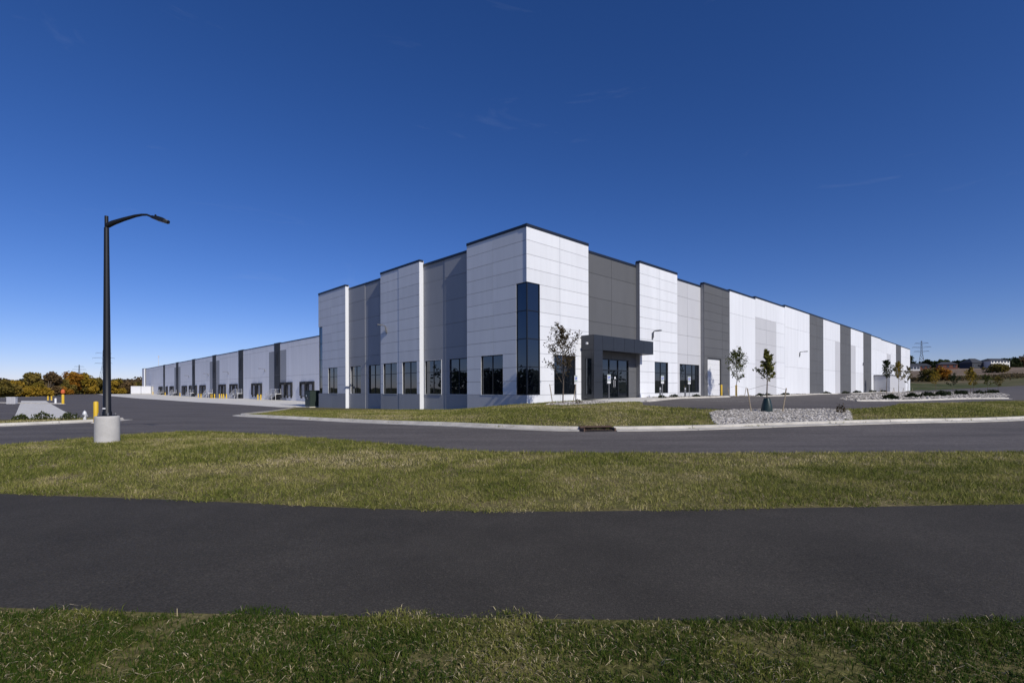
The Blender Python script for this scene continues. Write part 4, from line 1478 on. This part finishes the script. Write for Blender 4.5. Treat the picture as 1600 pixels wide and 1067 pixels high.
# ------------------------------------------------------------------ gravel stones
def stones(name, poly, n, size, label, inside_extra=None):
    P = np.array(poly)
    lo, hi = P.min(0), P.max(0)
    p = RNG.uniform(lo, hi, (int(n), 2))
    p = p[inside(poly, p)]
    n = len(p)
    phi = (1 + 5 ** .5) / 2
    iv = np.array([(-1, phi, 0), (1, phi, 0), (-1, -phi, 0), (1, -phi, 0), (0, -1, phi), (0, 1, phi), (0, -1, -phi), (0, 1, -phi), (phi, 0, -1), (phi, 0, 1), (-phi, 0, -1), (-phi, 0, 1)]) / 1.902
    fi = np.array([(0, 11, 5), (0, 5, 1), (0, 1, 7), (0, 7, 10), (0, 10, 11), (1, 5, 9), (5, 11, 4), (11, 10, 2), (10, 7, 6), (7, 1, 8), (3, 9, 4), (3, 4, 2), (3, 2, 6), (3, 6, 8), (3, 8, 9), (4, 9, 5), (2, 4, 11), (6, 2, 10), (8, 6, 7), (9, 8, 1)])
    a = RNG.uniform(0, 2 * np.pi, n)
    sc = size * RNG.uniform(.5, 1.25, n)[:, None] * np.column_stack([RNG.uniform(.8, 1.4, n), RNG.uniform(.6, 1, n), RNG.uniform(.45, .8, n)])
    v = iv[None] * (1 + RNG.uniform(-.22, .22, (n, 12, 1))) * sc[:, None, :]
    ca, sa = np.cos(a)[:, None], np.sin(a)[:, None]
    x = v[..., 0] * ca - v[..., 1] * sa
    y = v[..., 0] * sa + v[..., 1] * ca
    v = np.stack([x, y, v[..., 2]], -1)
    tl = RNG.uniform(-.5, .5, (n, 1))
    v = np.stack([v[..., 0], v[..., 1] * np.cos(tl) - v[..., 2] * np.sin(tl), v[..., 1] * np.sin(tl) + v[..., 2] * np.cos(tl)], -1)
    z = heights(p) + sc[:, 2] * .35
    v += np.column_stack([p, z])[:, None, :]
    tris = v[:, fi].reshape(-1, 3, 3)
    o = tri_cloud(name, tris, np.clip(RNG.beta(1.6, 2.2, n), 0, 1), "gravel_stone", per=20)
    return tag(o, label, "gravel", kind="stuff")


stones("gravel", BED_ROCK, 14000, .060, "grey landscape rocks filling the bed by the drive")
stones("gravel", BED_TREE, 2200, .06, "pale gravel round the bare corner tree")
stones("gravel", BED_WALL1, 1200, .07, "gravel in the bed under the office windows")
stones("gravel", BED_WALL2, 2600, .10, "gravel in the bed right of the overhead door")
stones("gravel", BED_RIGHT, 24000, .12, "gravel in the long parking bed at the right")


# ------------------------------------------------------------------ larger trees
def big_tree(x, y, h, rx, leaf, label, seed, n=2600, size=.5, group=None, z=None, tint=.45, low=.12):
    z = H(x, y) if z is None else z
    r = tag(empty("tree", (x, y, z), seed), label, "tree", group)
    rd = random.Random(seed)
    m = MB()
    m.tube([(0, 0, -.3), (.05 * h * rd.uniform(-.5, .5), .0, h * .35), (0, .02 * h, h * .75)], [.03 * h, .022 * h, .008 * h], 7)
    lob = []
    for k in range(rd.randint(15, 21)):
        a = rd.uniform(0, 6.28)
        q = rd.random() ** .6
        zz = h * rd.uniform(low + .12, .9)
        wid = rx * math.sin(math.pi * min(1, max(.08, (zz / h - low + .1) / (1.05 - low)))) ** .6
        c = Vector((math.cos(a) * wid * q * .8, math.sin(a) * wid * q * .8, zz))
        lob.append((c, rx * rd.uniform(.22, .42)))
        m.tube([(0, 0, h * rd.uniform(.15, .4)), c * .6 + Vector((0, 0, c.z * .1)), c], [.010 * h, .006 * h, .002 * h], 5)
    m.build("trunk", "bark", r)
    C = np.array([tuple(c) for c, q in lob])
    R = np.array([q for c, q in lob])
    i = RNG.integers(0, len(C), n)
    d = RNG.normal(0, 1, (n, 3))
    d /= np.linalg.norm(d, axis=1)[:, None]
    rad = RNG.uniform(.35, 1.1, n) ** .5
    c = C[i] + d * (R[i] * rad)[:, None] * np.array([1, 1, .85])
    c[:, 2] = np.maximum(c[:, 2], low * h * .3)
    lt = RNG.normal(tint, .17, len(C))
    tv = np.clip(lt[i] + RNG.normal(0, .14, n), 0, 1)
    tri_cloud("crown", leaf_tris(c, size, .7), tv, leaf, r, per=2)
    return r


# autumn trees beyond the truck court (left)
at = [(-30, 150, 597, 4.5, "leaves_olive", "olive autumn tree at the left picture edge behind the court"), (4, 150, 595, 4.4, "leaves_olive", "yellow green autumn tree second from the left picture edge"),
      (22, 160, 597, 4.0, "leaves_yellow", "third autumn tree from the left picture edge, above the grey cabinet"), (44, 166, 578, 4.6, "leaves_olive", "tallest olive brown tree left of the concrete strip's end"),
      (57, 160, 601, 4.0, "leaves_yellow", "low golden tree right behind the far end of the strip"), (76, 178, 583, 4.2, "leaves_brown", "bare brownish tree behind the strip's far end"),
      (71, 164, 606, 3.0, "leaves_yellow", "short bright yellow tree by the two small yellow posts"), (93, 216, 593, 5.4, "leaves_olive", "green gold tree right of the bare brownish tree"),
      (112, 232, 581, 6.0, "leaves_orange", "orange topped tree behind the orange marker post"), (99, 208, 605, 3.4, "leaves_orange", "small rusty tree beside the yellow bollard"),
      (130, 246, 582, 6.4, "leaves_yellow", "broad yellow tree left of the lamp pole"), (150, 262, 590, 6.0, "leaves_olive", "olive tree just left of the lamp pole"),
      (178, 268, 594, 5.6, "leaves_yellow", "yellow tree seen right beside the lamp pole"), (194, 280, 596, 6, "leaves_brown", "brown tree right of the lamp pole"), (208, 290, 600, 6, "leaves_olive", "far olive brown tree left of the white enclosure")]
for i, (px, Y, top, rx, lm, l) in enumerate(at):
    x, y = (px - 800) / 779 * Y, Y
    h = 1.54 + (611 - px * .0032 - top) * Y / 779 - H(x, y)
    big_tree(x, y, h, rx, lm, l, 100 + i, n=3000, size=.0042 * Y, group="autumn trees beyond the truck court", low=.03, tint=.74)

# trees on the hill at the right
hl = [(330, 392, 17, 9, "leaves_dark", "round dark tree below the lattice pylon"), (352, 398, 12, 7, "leaves_dark", "dark tree second right of the pylon on the hill"),
      (366, 400, 12, 7, "leaves_green", "green hill tree left of the dark roofed house"), (378, 398, 9, 6, "leaves_dark", "low dark hill tree beside the dark roofed house"),
      (391, 405, 11, 6, "leaves_dark", "dark tree standing against the hill house wall"), (432, 412, 12, 9, "leaves_dark", "dark hill tree right of the white house"),
      (448, 420, 14, 9, "leaves_dark", "second dark hill tree right of the white house"), (466, 430, 17, 10, "leaves_brown", "brown hill tree near the right picture edge"), (484, 440, 26, 10, "leaves_dark", "tall dark hill tree at the right picture edge"),
      (312, 388, 8, 6, "leaves_dark", "low dark hill tree just right of the warehouse end")]
for i, (x, y, h, rx, lm, l) in enumerate(hl):
    big_tree(x, y + 25, h * .62, rx * .8, lm, l, 200 + i, n=1500, size=1.5, group="trees on the far hill", low=.02)
big_tree(183, 213, 5.6, 3.9, "leaves_orange", "orange autumn tree in the field below the hill", 301, n=2400, size=.8, low=.05, tint=.6)
big_tree(172, 206, 5.2, 4.0, "leaves_olive", "olive bush left of the orange autumn tree", 302, n=1200, size=.7, low=.02)
big_tree(283, 290, 4, 7, "leaves_olive", "broad olive bush on the brown slope", 303, n=1600, size=1.0, low=.02)
# hedgerow along the foot of the brown slope
def mass(name, label, line, hgt, wid, n, size, leaf, cat="woods", tint=.4):
    P = np.array(line, float)
    seg = RNG.integers(0, len(P) - 1, n)
    q = RNG.random(n)[:, None]
    c2 = P[seg] * (1 - q) + P[seg + 1] * q + RNG.normal(0, 1, (n, 2)) * wid
    hh = hgt * (.55 + .65 * vnoise(c2, hgt * 1.7, 9) ** 1.0 + .25 * vnoise(c2, hgt * .6, 4))
    z = heights(c2) + hh * RNG.random(n) ** .75
    tv = np.clip(tint + .5 * (vnoise(c2, hgt * 1.2, 6) - .5) + RNG.normal(0, .13, n), 0, 1)
    o = tri_cloud(name, leaf_tris(np.column_stack([c2, z]), size, .75), tv, leaf, per=2)
    return tag(o, label, cat, kind="stuff")


mass("hedgerow", "brown scrub along the foot of the slope", [(165, 218), (200, 215), (250, 232), (300, 262), (350, 290)], 1.5, 4, 9000, .7, "leaves_bronze", "scrub", .7)
mass("woodland", "brownish distant woodland along the left horizon", [(-520, 440), (-430, 440), (-330, 440), (-240, 430), (-150, 430)], 9, 16, 20000, 2.4, "leaves_brown")
mass("woodland", "dull green distant woodland on the left ridge", [(-900, 800), (-600, 800), (-300, 800)], 11, 25, 9000, 5, "leaves_dark")
mass("woodland", "dark woodland beyond the court on the left, mirrored in the windows", [(-82, -20), (-90, 20), (-104, 56)], 7, 3.5, 12000, 1.0, "leaves_dark")
mass("woodland", "dark woodland beyond the road on the right, mirrored in the windows", [(118, -70), (125, -20), (132, 20), (150, 60)], 6.5, 6, 16000, 1.3, "leaves_dark")
mass("woodland", "dark distant woodland along the right horizon", [(420, 520), (560, 570), (760, 660), (960, 780)], 8, 16, 8000, 2.6, "leaves_dark")
mass("scrub", "olive undergrowth along the far edge of the truck court", [(-150, 120), (-165, 152), (-180, 182), (-198, 212), (-212, 240), (-226, 270), (-240, 300)], 3.2, 2.5, 14000, .8, "leaves_olive", "scrub")


# ------------------------------------------------------------------ hill houses
def house(x, y, w, d, h, wall, label, rz=0.0, roof_h=3.0, nwin=4, floors=2, base=None):
    z = H(x, y) - .5 if base is None else base
    r = tag(empty("house", (x, y, z), rz), label, "house", "houses on the hill")
    MB().box(-w / 2, w / 2, -d / 2, d / 2, -1.5, h).build("wall", wall, r)
    o = .5
    v = [(-w / 2 - o, -d / 2 - o, h), (w / 2 + o, -d / 2 - o, h), (w / 2 + o, d / 2 + o, h), (-w / 2 - o, d / 2 + o, h), (-w / 2 + d * .3, 0, h + roof_h), (w / 2 - d * .3, 0, h + roof_h)]
    mesh_obj("roof", v, [(0, 1, 5, 4), (1, 2, 5), (2, 3, 4, 5), (3, 0, 4), (3, 2, 1, 0)], "roof_shingle", r)
    for f in range(floors):
        for i in range(nwin):
            cx = -w / 2 + w * (i + .5) / nwin
            z0 = .9 + f * 2.9
            wi = MB().box(cx - .75, cx + .75, -d / 2 - .06, -d / 2 - .002, z0, z0 + 1.5).build("window", "mullion_metal", r)
            MB().box(cx - .62, cx + .62, -d / 2 - .08, -d / 2 - .061, z0 + .12, z0 + 1.38).build("pane", "tinted_glass", wi)


def on_hill(px, Y):
    X = (px - 800) / 779 * Y
    return X, Y


for px, Y, w, d, h, wl, l, rz in [(1519, 388, 11, 10, 4.0, "roof_shingle", "dark roofed grey house on the hill", .1), (1553, 384, 17, 9, 5.2, "house_wall", "long white house with a row of windows on the hill", .15),
                                  (1479, 380, 11, 8, 3.2, "house_brick", "low brick house behind the orange tree on the hill", -.5), (1441, 380, 9, 7, 2.6, "house_brick", "low red brick house under the pylon", -.5), (1428, 375, 6, 5, 3.0, "house_wall", "small pale house just right of the warehouse end", -.4)]:
    x, y = on_hill(px, Y)
    house(x, y, w, d, h, wl, l, rz, 3.4 if wl == "roof_shingle" else 2.0, 6 if w > 15 else 3, 2 if h > 4 else 1)


# ------------------------------------------------------------------ pylons
def pylon(x, y, h, label, rz=0.0, th=.14):
    z = H(x, y)
    r = tag(empty("pylon", (x, y, z), rz), label, "pylon", "lattice power pylons")
    def wd(q):
        return h * (.085 * (1 - q / .62) + .022 if q < .62 else .022 * (1 - (q - .62) * 1.3))
    lv = [0, .15, .29, .41, .52, .62, .72, .82, .91, 1.0]
    cs = [(-1, -1), (1, -1), (1, 1), (-1, 1)]
    for c in cs:
        MB().tube([(c[0] * wd(q), c[1] * wd(q), h * q - (1 if q == 0 else 0)) for q in lv], th * 1.6, 4).build("leg", "pylon_steel", r)
    m = MB()
    for q0, q1 in zip(lv, lv[1:]):
        for i in range(4):
            a, b = cs[i], cs[(i + 1) % 4]
            m.tube([(a[0] * wd(q0), a[1] * wd(q0), h * q0), (b[0] * wd(q1), b[1] * wd(q1), h * q1)], th, 3)
            m.tube([(b[0] * wd(q0), b[1] * wd(q0), h * q0), (a[0] * wd(q1), a[1] * wd(q1), h * q1)], th, 3)
            m.tube([(a[0] * wd(q1), a[1] * wd(q1), h * q1), (b[0] * wd(q1), b[1] * wd(q1), h * q1)], th, 3)
    m.build("bracing", "pylon_steel", r)
    for q, L in ((.66, .19), (.80, .24), (.93, .17)):
        c = MB()
        for s in (-1, 1):
            c.tube([(s * wd(q), 0, h * q + .6), (s * h * L, 0, h * q)], th * 1.3, 4).tube([(s * wd(q), 0, h * q - 1.0), (s * h * L, 0, h * q)], th * 1.3, 4)
            c.tube([(s * h * L, 0, h * q), (s * h * L, 0, h * q - h * .035)], th, 4)
        c.build("crossarm", "pylon_steel", r)
    return r


x, y = on_hill(1440, 520)
pylon(x, y, 31.5, "lattice power pylon on the hill right of the warehouse", -.65, .09)
x, y = on_hill(162, 760)
pylon(x, y, 58, "distant lattice pylon behind the lamp pole", .3, .09)
x, y = on_hill(124, 1100)
pylon(x, y, 50, "faint lattice pylon above the autumn trees", .4, .12)
# slim mast behind the docks
x, y = on_hill(248, 320)
ms = tag(empty("mast", (x, y, H(x, y))), "thin white mast rising behind the far dock roof", "mast")
MB().tube([(0, 0, -1), (0, 0, 14), (0, 0, 23.5)], [.22, .17, .1], 8).build("pole", "galvanised", ms)
MB().box(-.3, .3, -.15, .15, 22.6, 23.8).build("head", "galvanised", ms)

# low grey annex on the office side, far along
ax = MB().box(112.7, 133.0, .08, 3.0, -.6, 3.6, mapR).build("annex", "light_grey_paint", WH)
MB().box(112.5, 133.2, .07, 3.1, 3.602, 3.75, mapR).build("annex_roof", "coping_metal", ax)
